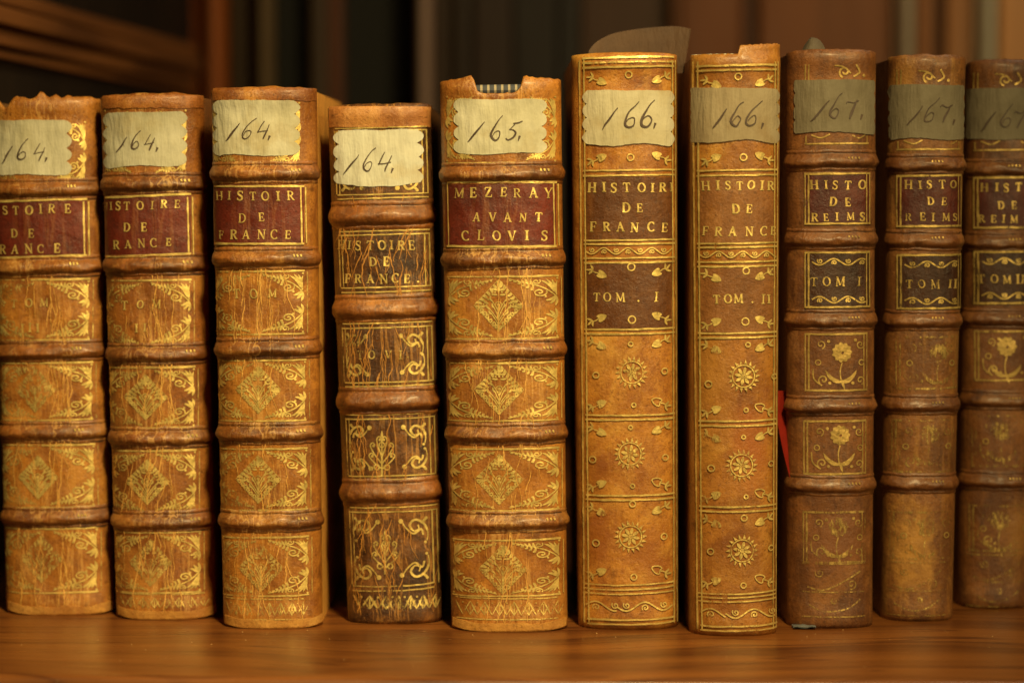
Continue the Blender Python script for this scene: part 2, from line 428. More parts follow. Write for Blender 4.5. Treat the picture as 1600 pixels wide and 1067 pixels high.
        # boards
        for sd in (-1, 1):
            m = MB(); rws = []
            zz = [0.0, s.H * .25, s.H * .5, s.H * .75, s.H - .0015]
            ys = [s.b - .0015, s.b + .004, s.depth * .4, s.depth]
            ins = [.0006, .0003, .0002, .0002]
            outer = [[(sd * (s.a(z) - ins[k]), y, z) for k, y in enumerate(ys)] for z in zz]
            inner = [[(sd * (s.a(z) - ins[k] - .0026), y, z) for k, y in enumerate(ys)] for z in zz]
            m.quadgrid(outer); m.quadgrid(inner)
            m.quadgrid([outer[-1], inner[-1]]); m.quadgrid([outer[0], inner[0]])
            m.quadgrid([[r[0] for r in outer], [r[0] for r in inner]]); m.quadgrid([[r[-1] for r in outer], [r[-1] for r in inner]])
            o = m.build('cover_board', mats['board'], s.root)
            bm = bmesh.new(); bm.from_mesh(o.data); bmesh.ops.remove_doubles(bm, verts=bm.verts[:], dist=1e-5)
            bmesh.ops.recalc_face_normals(bm, faces=bm.faces[:]); bm.to_mesh(o.data); bm.free()
        m = MB(); rows = []
        aa = min(s.at, s.ab) - .0036
        m.box(-aa, aa, s.b + .0005, s.depth - .004, .003, s.H - .0065)
        m.build('text_block', M_pages, s.root)
        return s.root
    def band(s, py, hz, hh, mat, tilt=0.0, lips=True):
        """a raised band: half round cord under the leather, centre at pixel row py"""
        cx = s.mid(py); zc = s.L(cx, py)[1]; NX, NV = 44, 22; rows = []
        sd = rnd.random() * 50
        for i in range(NV + 1):
            v = -1 + 2 * i / NV; r = []
            for j in range(NX + 1):
                c = math.sin((j / NX * 2 - 1) * math.pi / 2)
                wob = .0005 * noise.noise(Vector((c * 3, sd, 0))) + .00022 * noise.noise(Vector((c * 11, sd, v * 2)))
                x = s.a(zc) * c; z = zc + v * hz * (1.55 if lips else 1.0) + wob + tilt * c
                vv = abs(v) * (1.55 if lips else 1.0)
                q = v * (1.55 if lips else 1.0) + .22; q = q / 1.22 if q > 0 else q / .78
                o = hh * max(0, math.cos(min(1, abs(q)) * math.pi / 2)) ** (1.05 if q > 0 else .7) if abs(q) < 1 else 0
                if lips: o += hh * .20 * math.exp(-((vv - 1.22) / .13) ** 2)
                o *= 1 + .20 * noise.noise(Vector((c * 5, sd, v * 2))) + .16 * noise.noise(Vector((c * 14, sd, v * 3)))
                o *= 1 - .45 * abs(c) ** 6
                o += -.00005 if abs(v) > .98 else .00014
                r.append(s.P(x * .995, z, o))
            rows.append(r)
        m = MB(); m.quadgrid(rows); return m.build('raised_band', mat, s.root, True)
    def mid(s, py):
        """pixel column of the spine's middle at pixel row py"""
        lo, hi = 0, 1700
        for _ in range(30):
            q = (lo + hi) / 2
            if s.L(q, py)[0] < 0: lo = q
            else: hi = q
        return q
    def patch(s, name, x0, x1, y0, y1, mat, off=.0003, edge=None, slope=0.0, k=34, parent=None):
        rows = []
        for i in range(k + 1):
            v = i / k; r = []
            for j in range(k + 1):
                u = j / k
                e = edge(u, v) if edge else (0, 0)
                px_, py_ = x0 + (x1 - x0) * u + e[0], y0 + (y1 - y0) * v + e[1] + slope * (u - .5)
                r.append(s.px(px_, py_, off))
            rows.append(r)
        # thin edge turned down to the leather
        def low(p): return (p[0], p[1] + off * 1.2, p[2])
        m = MB(); m.quadgrid(rows)
        rim = rows[0] + [r[-1] for r in rows[1:]] + rows[-1][::-1][1:] + [r[0] for r in rows[::-1]][1:]
        m.quadgrid([rim, [low(p) for p in rim]])
        return m.build(name, mat, parent or s.root, True)

# ------------------------------------------------------------------ lettering: roman capitals cut as strokes, centred on x = 0, cap height 1
TK, TN = .19, .085
def ser(x, y, h=.17): return ([(x - h, y), (x + h, y)], TN)
def stem(x, y0=0, y1=1, w=TK): return ([(x, y0), (x, y1)], w)
def ow(a0, a1, n=18): return [TN + (TK - TN) * abs(math.cos(R(a0 + (a1 - a0) * i / n))) for i in range(n + 1)]
G = {
 'I': [stem(0), ser(0, 0.03, .22), ser(0, .97, .22)],
 'H': [stem(-.3), stem(.3), ([(-.3, .5), (.3, .5)], TN), ser(-.3, .03), ser(-.3, .97), ser(.3, .03), ser(.3, .97)],
 'T': [stem(0), ser(0, .03, .2), ([(-.38, .96), (.38, .96)], .1), ([(-.37, .97), (-.39, .74)], TN), ([(.37, .97), (.39, .74)], TN)],
 'E': [stem(-.2), ([(-.34, .04), (.3, .04)], .09), ([(-.34, .96), (.27, .96)], .09), ([(-.2, .5), (.14, .5)], TN), ([(.28, .04), (.32, .27)], TN), ([(.25, .96), (.28, .75)], TN), ([(.14, .38), (.14, .62)], TN)],
 'F': [stem(-.2), ser(-.2, .03), ([(-.34, .96), (.27, .96)], .09), ([(-.2, .5), (.14, .5)], TN), ([(.25, .96), (.28, .72)], TN), ([(.14, .38), (.14, .62)], TN)],
 'L': [stem(-.2), ser(-.2, .97), ([(-.34, .04), (.32, .04)], .09), ([(.3, .04), (.33, .3)], TN)],
 'D': [stem(-.26), ([(-.4, .96), (-.05, .96)], TN), ([(-.4, .04), (-.05, .04)], TN), (arc(-.06, .5, .42, .46, -90, 90), ow(-90, 90))],
 'O': [(arc(0, .5, .38, .47, 0, 360, 18), ow(0, 360))],
 'C': [(arc(.03, .5, .38, .47, 48, 312, 18), ow(48, 312)), ([(.28, .98), (.3, .7)], TN), ([(.28, .02), (.3, .22)], TN)],
 'R': [stem(-.26), ser(-.26, .03), ([(-.4, .96), (-.02, .96)], TN), (arc(-.04, .74, .27, .22, -90, 90), ow(-90, 90)), ([(-.26, .52), (-.04, .52)], TN), ([(-.02, .5), (.3, .03)], TK * .9), ([(.26, .03), (.44, .03)], TN)],
 'A': [([(0, 1), (-.33, .03)], TN * 1.1), ([(-.02, 1), (.32, .03)], TK), ([(-.2, .36), (.2, .36)], TN), ser(-.33, .03, .15), ser(.33, .03, .16)],
 'N': [stem(-.3, w=TN), stem(.32, w=TN), ([(-.31, .98), (.32, .02)], TK), ser(-.31, .03, .14), ser(-.34, .97, .12), ser(.32, .97, .15)],
 'M': [([(-.36, .97), (-.4, .03)], TN), ([(.36, .97), (.4, .03)], TK), ([(-.36, .97), (0, .1)], TK * .9), ([(0, .1), (.36, .97)], TN), ser(-.4, .03, .13), ser(.4, .03, .15), ser(-.4, .97, .1), ser(.4, .97, .1)],
 'V': [([(-.33, .97), (0, .02)], TK), ([(0, .02), (.33, .97)], TN), ser(-.33, .97, .15), ser(.33, .97, .13)],
 'Y': [([(-.33, .97), (0, .45)], TK), ([(0, .45), (.33, .97)], TN), stem(0, 0, .46), ser(0, .03), ser(-.33, .97, .15), ser(.33, .97, .13)],
 'Z': [([(.3, .95), (-.3, .05)], TK), ([(-.3, .95), (.32, .95)], .09), ([(-.32, .05), (.32, .05)], .09), ([(-.3, .95), (-.32, .74)], TN), ([(.32, .05), (.34, .28)], TN)],
 'S': [(cat([(.25, .80), (.17, .93), (0, .97), (-.19, .90), (-.23, .74), (-.12, .60), (.06, .50), (.22, .36), (.22, .16), (.06, .03), (-.12, .05), (-.26, .20)], 4), None), ([(.25, .97), (.26, .72)], TN), ([(-.27, .02), (-.28, .28)], TN)],
 '.': [],
}
def letters(bk, mb, items, py, cap, slope=0.0, off=.0004, wk=1.0, worn=None):
    """items: (character, pixel column); py: pixel row of the line's middle; slope: rows per column"""
    x_ref = bk.mid(py)
    for ch, cx in items:
        y = py + (cx - x_ref) * slope + rnd.uniform(-.9, .9); cp = cap * rnd.uniform(.93, 1.07); rot = rnd.uniform(-.10, .10); wj = rnd.uniform(.8, 1.15)
        f = lambda q: (cx + (q[0] + rot * (q[1] - .5)) * cp * .92, y - (q[1] - .5) * cp)
        if ch == '.': bk.disc(mb, cx, y + cap * .36, cap * .11, off=off); continue
        tgt = worn if (worn is not None and ch.islower()) else mb
        for k, (pts, w) in enumerate(G[ch.upper()]):
            if w is None: w = [TN + (TK - TN) * math.sin(math.pi * i / (len(pts) - 1)) for i in range(len(pts))]
            ww = [q * cp * wk * wj for q in w] if isinstance(w, list) else w * cp * wk * wj
            bk.ribbon(tgt, [f(q) for q in pts], ww, off + k * .000012)
# handwritten figures: x to the right, y up, about 1 high, pen width per point
HW = {
 '1': [[(-.42, -.16, .03), (-.30, -.02, .1), (-.10, .26, .12), (.12, .58, .07), (.22, .72, .03)]],
 '6': [[(.40, 1.02, .03), (.22, .86, .05), (.0, .58, .08), (-.18, .26, .12), (-.17, .05, .12), (-.02, -.02, .09), (.14, .10, .07), (.20, .30, .06), (.10, .40, .05), (-.06, .30, .04), (-.14, .16, .04)]],
 '4': [[(.10, .86, .03), (-.02, .66, .06), (-.22, .34, .07), (-.24, .30, .05), (-.04, .33, .05), (.28, .40, .05)], [(.34, .66, .04), (.22, .42, .10), (.08, .12, .13), (.0, -.04, .09)]],
 '5': [[(.12, .62, .05), (.0, .44, .06), (-.04, .40, .06), (.12, .40, .08), (.20, .26, .12), (.12, .06, .12), (-.08, -.06, .08), (-.20, .0, .09)], [(.12, .62, .06), (.30, .66, .07), (.46, .72, .04)]],
 '7': [[(-.22, .60, .05), (-.14, .68, .07), (.06, .62, .05), (.30, .74, .05)], [(.30, .74, .05), (.16, .48, .11), (.0, .16, .14), (-.08, -.04, .06)]],
}
def handwriting(bk, mb, items, py, hgt, slope=0.0, off=.0006):
    for ch, cx, sc in items:
        y0 = py + (cx - bk.mid(py)) * slope
        if ch == '.':
            bk.ribbon(mb, [(cx + 1, y0 + hgt * .30), (cx - 1.5, y0 + hgt * .52)], [3.6, 1.6], off); continue
        for st in HW[ch]:
            jx, jy, js, jw = rnd.uniform(-.03, .03), rnd.uniform(-.04, .04), rnd.uniform(-.12, .12), rnd.uniform(.7, 1.25)
            pts = cat([(cx + (p[0] + jx + js * (p[1] - .4) + rnd.uniform(-.025, .025)) * hgt * sc, y0 + (.42 - p[1] + jy + rnd.uniform(-.025, .025)) * hgt * sc, p[2] * hgt * sc * .70 * jw) for p in st], 6)
            bk.ribbon(mb, [p[:2] for p in pts], [max(1.2, p[2]) for p in pts], off, step=2)

# ------------------------------------------------------------------ ornaments
def band_edge_lines(bk, bands, seed, h=14):  # dark broken lines just above and below each raised band
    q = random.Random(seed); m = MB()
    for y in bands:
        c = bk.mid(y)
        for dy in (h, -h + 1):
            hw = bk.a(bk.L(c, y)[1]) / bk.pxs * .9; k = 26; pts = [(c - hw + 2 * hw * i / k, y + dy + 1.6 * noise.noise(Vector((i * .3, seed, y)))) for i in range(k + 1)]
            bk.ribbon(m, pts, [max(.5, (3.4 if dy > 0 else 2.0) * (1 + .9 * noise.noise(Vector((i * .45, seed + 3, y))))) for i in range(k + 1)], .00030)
    return m.build('band_edge_lines', stain('dark_edge_line', (.030, .012, .005), .40, seed), bk.spine)
def corner(bk, mb, X, Y, w, h, sx, sy):
    """leafy triangular corner tool; X, Y its right angle, sx / sy its directions inward"""
    g = lambda u, v: (X + sx * u * w, Y + sy * v * h)
    T = lambda pts: [g(*p) for p in pts]
    for (a, b, wd, bd) in (((.03, .60), (.02, .10), 3.6, .10), ((.04, .56), (.13, .06), 4.0, -.06), ((.06, .52), (.24, .05), 4.0, -.10), ((.09, .48), (.34, .10), 3.8, -.12),
                           ((.03, .66), (.06, .98), 4.0, .10), ((.05, .66), (.17, .90), 4.2, .10), ((.07, .64), (.25, .78), 3.8, .12)):
        bk.leaf(mb, g(*a), g(*b), wd, bd * sx * sy)
    bk.ribbon(mb, T(cat([(.03, .66), (.14, .50), (.30, .34), (.52, .22)], 5)), 2.0)
    bk.ribbon(mb, T(spiral(.37, .50, .02, .15, 40, 1.45)), 2.2)
    bk.ribbon(mb, T(spiral(.44, .13, .02, .09, 150, 1.2, 16)), 1.8)
    bk.disc(mb, *g(.25, .64), 1.8); bk.disc(mb, *g(.02, .02), 1.6)
    for k in range(6):
        u = .50 + k * .085; q = 1 - k * .13
        bk.leaf(mb, g(u, .26 - k * .035), g(u + .06, .04 + .01 * k), 3.4 * q + .8, .1 * sx * sy)
        bk.leaf(mb, g(u - .01, .26 - k * .035), g(u + .015, .44 - k * .070), 3.4 * q + .6, -.1 * sx * sy)
        bk.disc(mb, *g(u + .04, .40 - k * .068), 1.3 * q + .4)
    bk.ribbon(mb, T([(.52, .22), (1.0, .03)]), [1.8, 1.2])
def crackle(bk, mat, n, xr, yr, seed, off=.00032, w=(.6, 1.7), ln=(30, 170), branch=.25, wob=1.5):
    """fine cracks in the leather, running mostly upright"""
    q = random.Random(seed); m = MB(); cols = [q.uniform(*xr) for _ in range(max(3, n // 3))]
    for _ in range(n):
        y = q.uniform(yr[0], yr[1] - ln[0]); L = q.uniform(*ln) * q.random() ** .5; t0 = (y - yr[0]) / (yr[1] - yr[0])
        x = q.choice(cols) + q.gauss(0, 5) + bk.mid(y) - bk.mid((yr[0] + yr[1]) / 2)
        jobs = [(x, y, L, q.uniform(*w))]
        while jobs:
            x, y, L, ww = jobs.pop(); pts = [(x, y)]; d = 0; y1 = min(y + L, yr[1])
            while y < y1:
                d = d * .6 + q.uniform(-wob, wob); x += d; y += q.uniform(3.5, 6); pts.append((x, y))
                if q.random() < branch * .12 and ww > .9: jobs.append((x, y, L * .4, ww * .6))
            if len(pts) > 3: bk.ribbon(m, pts, [max(.35, ww * (.35 + .65 * math.sin(math.pi * min(1, (i + .6) / len(pts)))) * q.uniform(.6, 1.3)) for i in range(len(pts))], off, step=4)
    return m.build('crackle', mat, bk.spine, True)
def diamond(bk, mb, cx, cy, hw, hh):
    g = lambda u, v: (cx + u * hw, cy + v * hh)
    T = lambda pts: [g(*p) for p in pts]
    for i in range(4):
        a = [(0, -1), (1, 0), (0, 1), (-1, 0)]; p, q = a[i], a[(i + 1) % 4]
        for k in range(7):
            t = (k + .5) / 7; u, v = p[0] + (q[0] - p[0]) * t, p[1] + (q[1] - p[1]) * t
            if i in (1, 2): bk.ribbon(mb, T(spiral(u * .92, v * .92, .02, .10, 90 * k, 1.1, 12)), 2.3)
            else:
                bk.leaf(mb, g(u * .76, v * .76), g(u * 1.06, v * 1.06), 5.0, .2); bk.disc(mb, *g(u * .68, v * .68), 1.5)
    bk.ribbon(mb, T([(0, -.1), (0, .82)]), 1.7)
    for a, b in (((0, -1.04), (-1.04, 0)), ((0, -1.04), (1.04, 0)), ((0, 1.04), (-1.04, 0)), ((0, 1.04), (1.04, 0))): bk.line(mb, g(*a), g(*b), .7)
    for sx in (-1, 1):
        for (y0, x1, y1) in ((.78, .34, .28), (.64, .44, .06), (.52, .22, .02), (.26, .30, -.24)):
            bk.ribbon(mb, T(cat([(0, y0), (sx * x1 * .35, (y0 + y1) / 2 + .05), (sx * x1, y1)], 5)), 1.5)
            bk.leaf(mb, g(sx * x1 * .85, y1 + .08), g(sx * x1 * 1.15, y1 - .12), 3, .2 * sx)
        bk.leaf(mb, g(sx * .52, .02), g(sx * .98, .0), 4.2, .1 * sx)
        bk.leaf(mb, g(sx * .42, -.08), g(sx * .66, -.22), 3.4, .1 * sx)
        bk.leaf(mb, g(sx * .06, -.60), g(sx * .26, -.68), 3.2); bk.leaf(mb, g(sx * .05, -.42), g(sx * .32, -.44), 3.2)
    bk.disc(mb, *g(0, -.02), 2.4); bk.ring(mb, *g(0, -.02), 5, 1.3)
    bk.leaf(mb, g(0, -.5), g(0, -1.02), 4.6); bk.disc(mb, *g(0, .97), 2.4)
def rosette(bk, mb, cx, cy, r):
    bk.ring(mb, cx, cy, r * .72, 2.0); bk.ring(mb, cx, cy, 2.6, 1.5); bk.disc(mb, cx, cy, 1.1)
    for i in range(8):
        a = i * math.pi / 4 + .2; bk.leaf(mb, (cx + math.cos(a) * 4, cy + math.sin(a) * 4), (cx + math.cos(a) * r * .60, cy + math.sin(a) * r * .60), 5)
    for i in range(18):
        a = i * math.pi / 9; ca, sa = math.cos(a), math.sin(a)
        bk.shape(mb, [(cx + ca * r * .80 - sa * 2.4, cy + sa * r * .80 + ca * 2.4), (cx + ca * r * 1.08 + sa * 1.2, cy + sa * r * 1.08 - ca * 1.2), (cx + ca * r * .80 + sa * 2.2, cy + sa * r * .80 - ca * 2.2)])
def heart(bk, mb, cx, cy, sx, sy, k=1.0, fill=True):
    """bud on a stalk: the bud points to the middle of the panel, the sprig into the corner"""
    ang = math.atan2(sy * .45, sx); ca, sa = math.cos(ang), math.sin(ang)
    g = lambda u, v: (cx + (u * ca - v * sa) * k, cy + (u * sa + v * ca) * k)
    pts = [g(*p) for p in ((11, 0), (6, 4.5), (0, 6), (-4, 4.5), (-2.5, 0), (-4, -4.5), (0, -6), (6, -4.5))]
    pts = cat(pts, 3, True)
    if fill: bk.shape(mb, pts)
    else: bk.ribbon(mb, pts + [pts[0]], 1.8)
    bk.ribbon(mb, [g(*p) for p in cat([(-3, 0), (-9, 1), (-17, -1)], 4)], 1.7)
    bk.leaf(mb, g(-11, 0), g(-15, 8), 3.4, .1); bk.leaf(mb, g(-12, 0), g(-19, -7), 3.4, .1); bk.leaf(mb, g(-15, 0), g(-22, 3), 3)
def wave(bk, mb, x0, x1, y, amp, period, flip=1, w=1.9, slope=0):
    n = int((x1 - x0) / 3); yy = lambda x: y + slope * (x - x0)
    bk.ribbon(mb, [(x0 + (x1 - x0) * i / n, yy(x0 + (x1 - x0) * i / n) + flip * amp * .62 * math.sin((x0 + (x1 - x0) * i / n - x0) / period * 2 * math.pi)) for i in range(n + 1)], w)
    k = 0; x = x0 + period * .25
    while x < x1 - 2:
        d = flip * (1 if k % 2 == 0 else -1)
        bk.ribbon(mb, spiral(x + 1, yy(x) - d * amp * .18, .6, amp * .52, 90 * d, 1.35 * d, 16), w * .85)
        x += period / 2; k += 1
def flower(bk, mb, cx, cy, r, k=1.0):
    for i in range(11):
        a = i * 2 * math.pi / 11; bk.leaf(mb, (cx + math.cos(a) * 3, cy + math.sin(a) * 3), (cx + math.cos(a) * r, cy + math.sin(a) * r), r * .62)
    bk.ring(mb, cx + 1, cy + 1, 3.2, 1.6)
    bk.ribbon(mb, cat([(cx, cy + r), (cx - 3, cy + r + 14), (cx - 1, cy + r + 32)], 4), 2)
    for (a, b, c) in ((-1, 26, 12), (-1, 20, 20), (1, 23, 12), (1, 18, 21)):
        bk.leaf(mb, (cx - 1, cy + r + 30), (cx + a * b, cy + r + c), 6, .15 * a)
    bk.leaf(mb, (cx - 1, cy + r + 26), (cx + 4, cy + r + 42), 4)
def c_scroll(bk, mb, X, Y, sx, sy, k=1.0):
    """C shaped scroll with a curled leaf for the corner of a panel"""
    g = lambda u, v: (X + sx * u * k, Y + sy * v * k)
    T = lambda pts: [g(*p) for p in pts]
    bk.ribbon(mb, T(cat([(4, 36), (3, 24), (9, 12), (20, 7), (27, 14), (22, 22), (15, 20), (16, 14)], 5)), [1.6] * 6 + [3.6] * 18 + [2.2] * 12)
    bk.ribbon(mb, T(cat([(9, 28), (12, 20), (22, 26), (32, 18), (38, 9)], 5)), [3, 3, 3, 3, 3, 3.4, 3.4, 3.4, 3.4, 3.4, 2.6, 2.6, 2.6, 2.6, 2.6, 2, 2, 2, 2, 2, 2])
    bk.disc(mb, *g(39, 9), 3.8); bk.disc(mb, *g(5, 5), 2.4); bk.disc(mb, *g(6, 38), 2.2); bk.leaf(mb, g(12, 12), g(3, 4), 4)
def fleuron(bk, mb, cx, cy, k=1.0):
    g = lambda u, v: (cx + u * k, cy + v * k); T = lambda pts: [g(*p) for p in pts]
    bk.ribbon(mb, T([(0, -20), (0, 34)]), [1.8, 3.2]); bk.leaf(mb, g(0, -18), g(0, -36), 4); bk.ring(mb, *g(0, -14), 4, 2)
    for s in (-1, 1):
        for (x, y, y0) in ((8, -22, 6), (18, -12, 16), (20, 4, 24)):
            bk.ribbon(mb, T(cat([(0, y0), (s * x * .6, (y + y0) / 2), (s * x, y), (s * (x - 4), y - 5), (s * (x - 7), y - 1)], 4)), 2.1)
            bk.disc(mb, *g(s * (x - 5), y), 2.2)
        bk.ring(mb, *g(s * 8, 21), 4, 2.2)
def zigzag(bk, mb, x0, x1, y0, y1, n, w=2.0):
    st = (x1 - x0) / n
    for i in range(n):
        x = x0 + st * i
        bk.leaf(mb, (x, y0 + 2), (x + st * .5, y1 - 2), w * 2.0); bk.leaf(mb, (x + st, y0 + 2), (x + st * .5, y1 - 3), w * 1.4)
        for d in (-.26, 0, .26): bk.leaf(mb, (x + st, y1 - 2), (x + st + d * st * 1.4, y0 + (y1 - y0) * (.35 if d else .2)), w * 1.3)
        bk.disc(mb, x + st * .5, y0 + 4, w * .9)

# ------------------------------------------------------------------ shared materials of the books
def edge_mat():
    t = NT('page_edges'); v = t.coords((0, 0, 0), (1, .05, .05))
    c = t.mix(t.noise(v, 1500, 3), (.20, .13, .07), (.42, .32, .19)); t.link(c, t.p.inputs['Base Color']); t.p.inputs['Roughness'].default_value = .8
    return t.m
M_pages = edge_mat()
M_ink = ink('brown_black_ink')
M_paper = paper('cream_paper', (.60, .60, .50), (.46, .43, .31), 1)
M_paper_grey = paper('greyed_paper', (.33, .27, .17), (.25, .19, .11), 4)
M_paper_dim = paper('dull_paper', (.19, .162, .108), (.135, .11, .068), 6)
M_red = leather('red_morocco', (.165, .022, .011), (.070, .011, .006), (.25, .06, .02), 5, crack=.3, blotch=.8, streak=.06, rough=.36, crackcol=(.33, .12, .04))
M_darkred = leather('dark_red_morocco', (.085, .014, .010), (.045, .008, .006), (.15, .035, .015), 6, coat=.05, crack=.1, blotch=.7, streak=.2, rough=.38)
M_brownlab = leather('brown_morocco', (.14, .046, .010), (.075, .023, .006), (.24, .095, .022), 8, crack=0, blotch=.8, streak=.3, rough=.38)
M_blacklab = leather('black_brown_morocco', (.058, .020, .008), (.028, .010, .005), (.12, .045, .016), 9, coat=.04, crack=0, blotch=.8, streak=.3, rough=.38)

def scallop(nv, ax, seed, flat_top=2.0, sideL=1.0, sideR=1.0, bottom=3.0):
    """edge wobble of a paper label: scalloped sides, torn wavy top and bottom (pixels)"""
    def e(u, v):
        sc = abs(math.sin(v * nv * math.pi + .25 * noise.noise(Vector((v * 3, seed, 0))))) ** .6
        dx = 0
        if u < .5: dx = (1 - sc) * ax * sideL * (1 - 2 * u) ** 3 * (1 + .55 * noise.noise(Vector((v * 4, seed, 20)))) + 1.2 * noise.noise(Vector((v * 12, seed, 22))) * (1 - 2 * u) ** 3
        else: dx = -(1 - sc) * ax * sideR * (2 * u - 1) ** 3 * (1 + .55 * noise.noise(Vector((v * 4, seed, 30)))) + 1.2 * noise.noise(Vector((v * 12, seed, 32))) * (2 * u - 1) ** 3
        nz = noise.noise(Vector((u * 3, seed * 3.3, 0)))
        dy = 0
        if v < .5: dy = (flat_top * nz + .9 * noise.noise(Vector((u * 16, seed, 4)))) * (1 - 2 * v) ** 2
        else: dy = (bottom * (noise.noise(Vector((u * 2.2, seed * 1.7, 7))) + .35 * math.sin(u * 7 + seed)) + 1.0 * noise.noise(Vector((u * 14, seed, 9)))) * (2 * v - 1) ** 2
        return dx, dy
    return e

# ================================================================== the four books with lozenge tooling (three marked 164, one 165)
def lozenge_book(cfg):
    bk = Book(cfg['TL'], cfg['TR'], cfg['BL'], cfg['BR'], cfg['base'], cfg['top'], n=cfg.get('n', 2.35), b=.0115, seed=cfg['seed'], noise_amp=.00035)
    lea = leather('tan_calf', *cfg['cols'], seed=cfg['seed'], crack=.35, blotch=.95, streak=.12, rough=.36, half=bk.at, crackcol=(.80, .47, .14))
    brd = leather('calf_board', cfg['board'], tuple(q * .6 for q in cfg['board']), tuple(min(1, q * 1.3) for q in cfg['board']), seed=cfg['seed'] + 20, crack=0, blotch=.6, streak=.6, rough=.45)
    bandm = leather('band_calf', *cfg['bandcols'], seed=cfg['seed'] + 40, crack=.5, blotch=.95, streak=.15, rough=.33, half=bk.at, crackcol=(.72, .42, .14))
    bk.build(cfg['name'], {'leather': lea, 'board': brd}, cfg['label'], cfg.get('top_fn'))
    for y in cfg['bands']: bk.band(y, .0030, .0024, bandm)
    sd = cfg['seed']; Gd = gilt('gilt_bright', cfg['wear'], sd); Gf = gilt('gilt_worn', cfg['wear_left'], sd + 3)
    # red title label
    x0, x1, y0, y1 = cfg['title']; sl = cfg.get('slope', 0)
    tl = bk.patch('title_label', x0, x1, y0, y1, M_red, .00028, lambda u, v: (0, 0), slope=sl * (x1 - x0))
    m, mw = MB(), MB()
    for ln in cfg['lines']: letters(bk, m, *ln, slope=sl, off=.0005, worn=mw)
    mw.build('rubbed_lettering', gilt('gilt_rubbed_letters', .72, sd + 6), tl)
    m.build('lettering', gilt('gilt_letters', cfg['wear'] * .8, sd + 5), tl)
    m = MB(); e = .00048
    bk.line(m, (x0 + 2, y0 + 3 - sl * (x1 - x0) / 2), (x1, y0 + 3 + sl * (x1 - x0) / 2), 3.4, e); bk.line(m, (x0 + 2, y1 - 3 - sl * (x1 - x0) / 2), (x1, y1 - 3 + sl * (x1 - x0) / 2), 3.4, e)
    bk.line(m, (x1 - 5, y0 + 5), (x1 - 3, y1 - 4), 2.2, e); bk.line(m, (x1 + 2, y0 + 5), (x1 + 3.5, y1 - 4), 1.8, e)
    if cfg.get('leftline'): bk.line(m, (x0 + 3, y0 + 5), (x0 + 5, y1 - 4), 1.8, e)
    m.build('gilt_border', gilt('gilt_rules', cfg['wear'] * .6, sd + 7), tl)
    # tooling on the leather
    mg, mf, md = MB(), MB(), MB()
    for (ya, yb, xa, xb, dm) in cfg['panels']:
        bk.line(mg, (xa + (xb - xa) * .45, ya + 1), (xb, ya), 3.0); bk.line(mg, (xa + (xb - xa) * .45, yb), (xb, yb - 1), 2.6)
        bk.line(mf, (xa, ya + 2), (xa + (xb - xa) * .45, ya + 1), 2.4); bk.line(mf, (xa, yb + 1), (xa + (xb - xa) * .45, yb), 2.2)
        w = (xb - xa) * .45; h = (yb - ya - 6) * .49
        corner(bk, mg, xb - 1, ya + 3, w, h, -1, 1); corner(bk, mg, xb - 1, yb - 3, w, h, -1, -1)
        corner(bk, mf, xa + 1, ya + 4, w * .9, h, 1, 1); corner(bk, mf, xa + 1, yb - 2, w * .9, h, 1, -1)
        bk.line(mf, (xb + 4, ya + 2), (xb + 4.5, yb - 2), 1.4)
        if dm: diamond(bk, md if dm[4] else mf, *dm[:4])
    # top panel round the paper label, tail border
    xa, xb, ya, yb = cfg['head']
    corner(bk, mg, xb, ya, 40, (yb - ya) * .5, -1, 1); corner(bk, mg, xb, yb, 46, (yb - ya) * .5, -1, -1)
    corner(bk, mf, xa, ya, 40, (yb - ya) * .5, 1, 1); corner(bk, mf, xa, yb, 44, (yb - ya) * .5, 1, -1)
    bk.line(mf, (xa, yb + 3), (xb, yb + 2), 2.0)
    if cfg.get('tail'):
        xa, xb, ya, yb = cfg['tail']; zigzag(bk, mf, xa, xb, ya, yb, 7, 1.2); bk.line(mf, (xa, ya - 3), (xb, ya - 3), 2); bk.line(mf, (xa, yb + 4), (xb, yb + 4), 1.8)
    for y in cfg['bands']:      # little hatch marks rubbed on the bands
        c = bk.mid(y)
        for k in range(3):
            xx = c + cfg['hatch'] + k * 5; bk.ribbon(mg, [(xx, y - 7), (xx + 1, y - 3)], 2.2, off=.0026)
    bk_t = MB()
    for ln in cfg.get('tom', []): letters(bk, bk_t, *ln, slope=sl, off=.0003, wk=.9)
    mg.build('gilt_tooling', Gd, bk.spine); md.build('gilt_lozenge', gilt('gilt_lozenge', (cfg['wear'] + cfg['wear_left']) * .30, sd + 9), bk.spine); mf.build('worn_gilt_tooling', Gf, bk.spine)
    bk_t.build('volume_lettering', gilt('gilt_volume', .36, sd + 11), bk.spine)
    band_edge_lines(bk, cfg['bands'], sd)
    cm = bk.mid(560); cw = cfg['TR'][0] - cfg['TL'][0]
    crackle(bk, leather('crack_leather', (.76, .42, .10), (.56, .26, .05), (.84, .52, .16), sd, crack=0, blotch=.4, streak=0, rough=.5), cfg.get('ncrack', 60), (cm - cw * .28, cm + cw * .22), (cfg['bands'][1] - 18, cfg['base'][1] - 14), sd)
    tailm = leather('rubbed_tail_leather', (.60, .30, .065), (.36, .14, .03), (.74, .44, .13), sd + 70, crack=0, blotch=.8, streak=.05, rough=.45)
    bx0, bx1, by = cfg['BL'][0], cfg['BR'][0], cfg['base'][1]
    bk.patch('tail_edge', bx0 + 3, bx1 - 3, by - 15, by - 2, tailm, .00045, lambda u, v: (0, (3.5 * noise.noise(Vector((u * 6, sd, 2))) + 1.5 * noise.noise(Vector((u * 17, sd, 6)))) * (1 - v) - 5 * abs(2 * u - 1) ** 4))
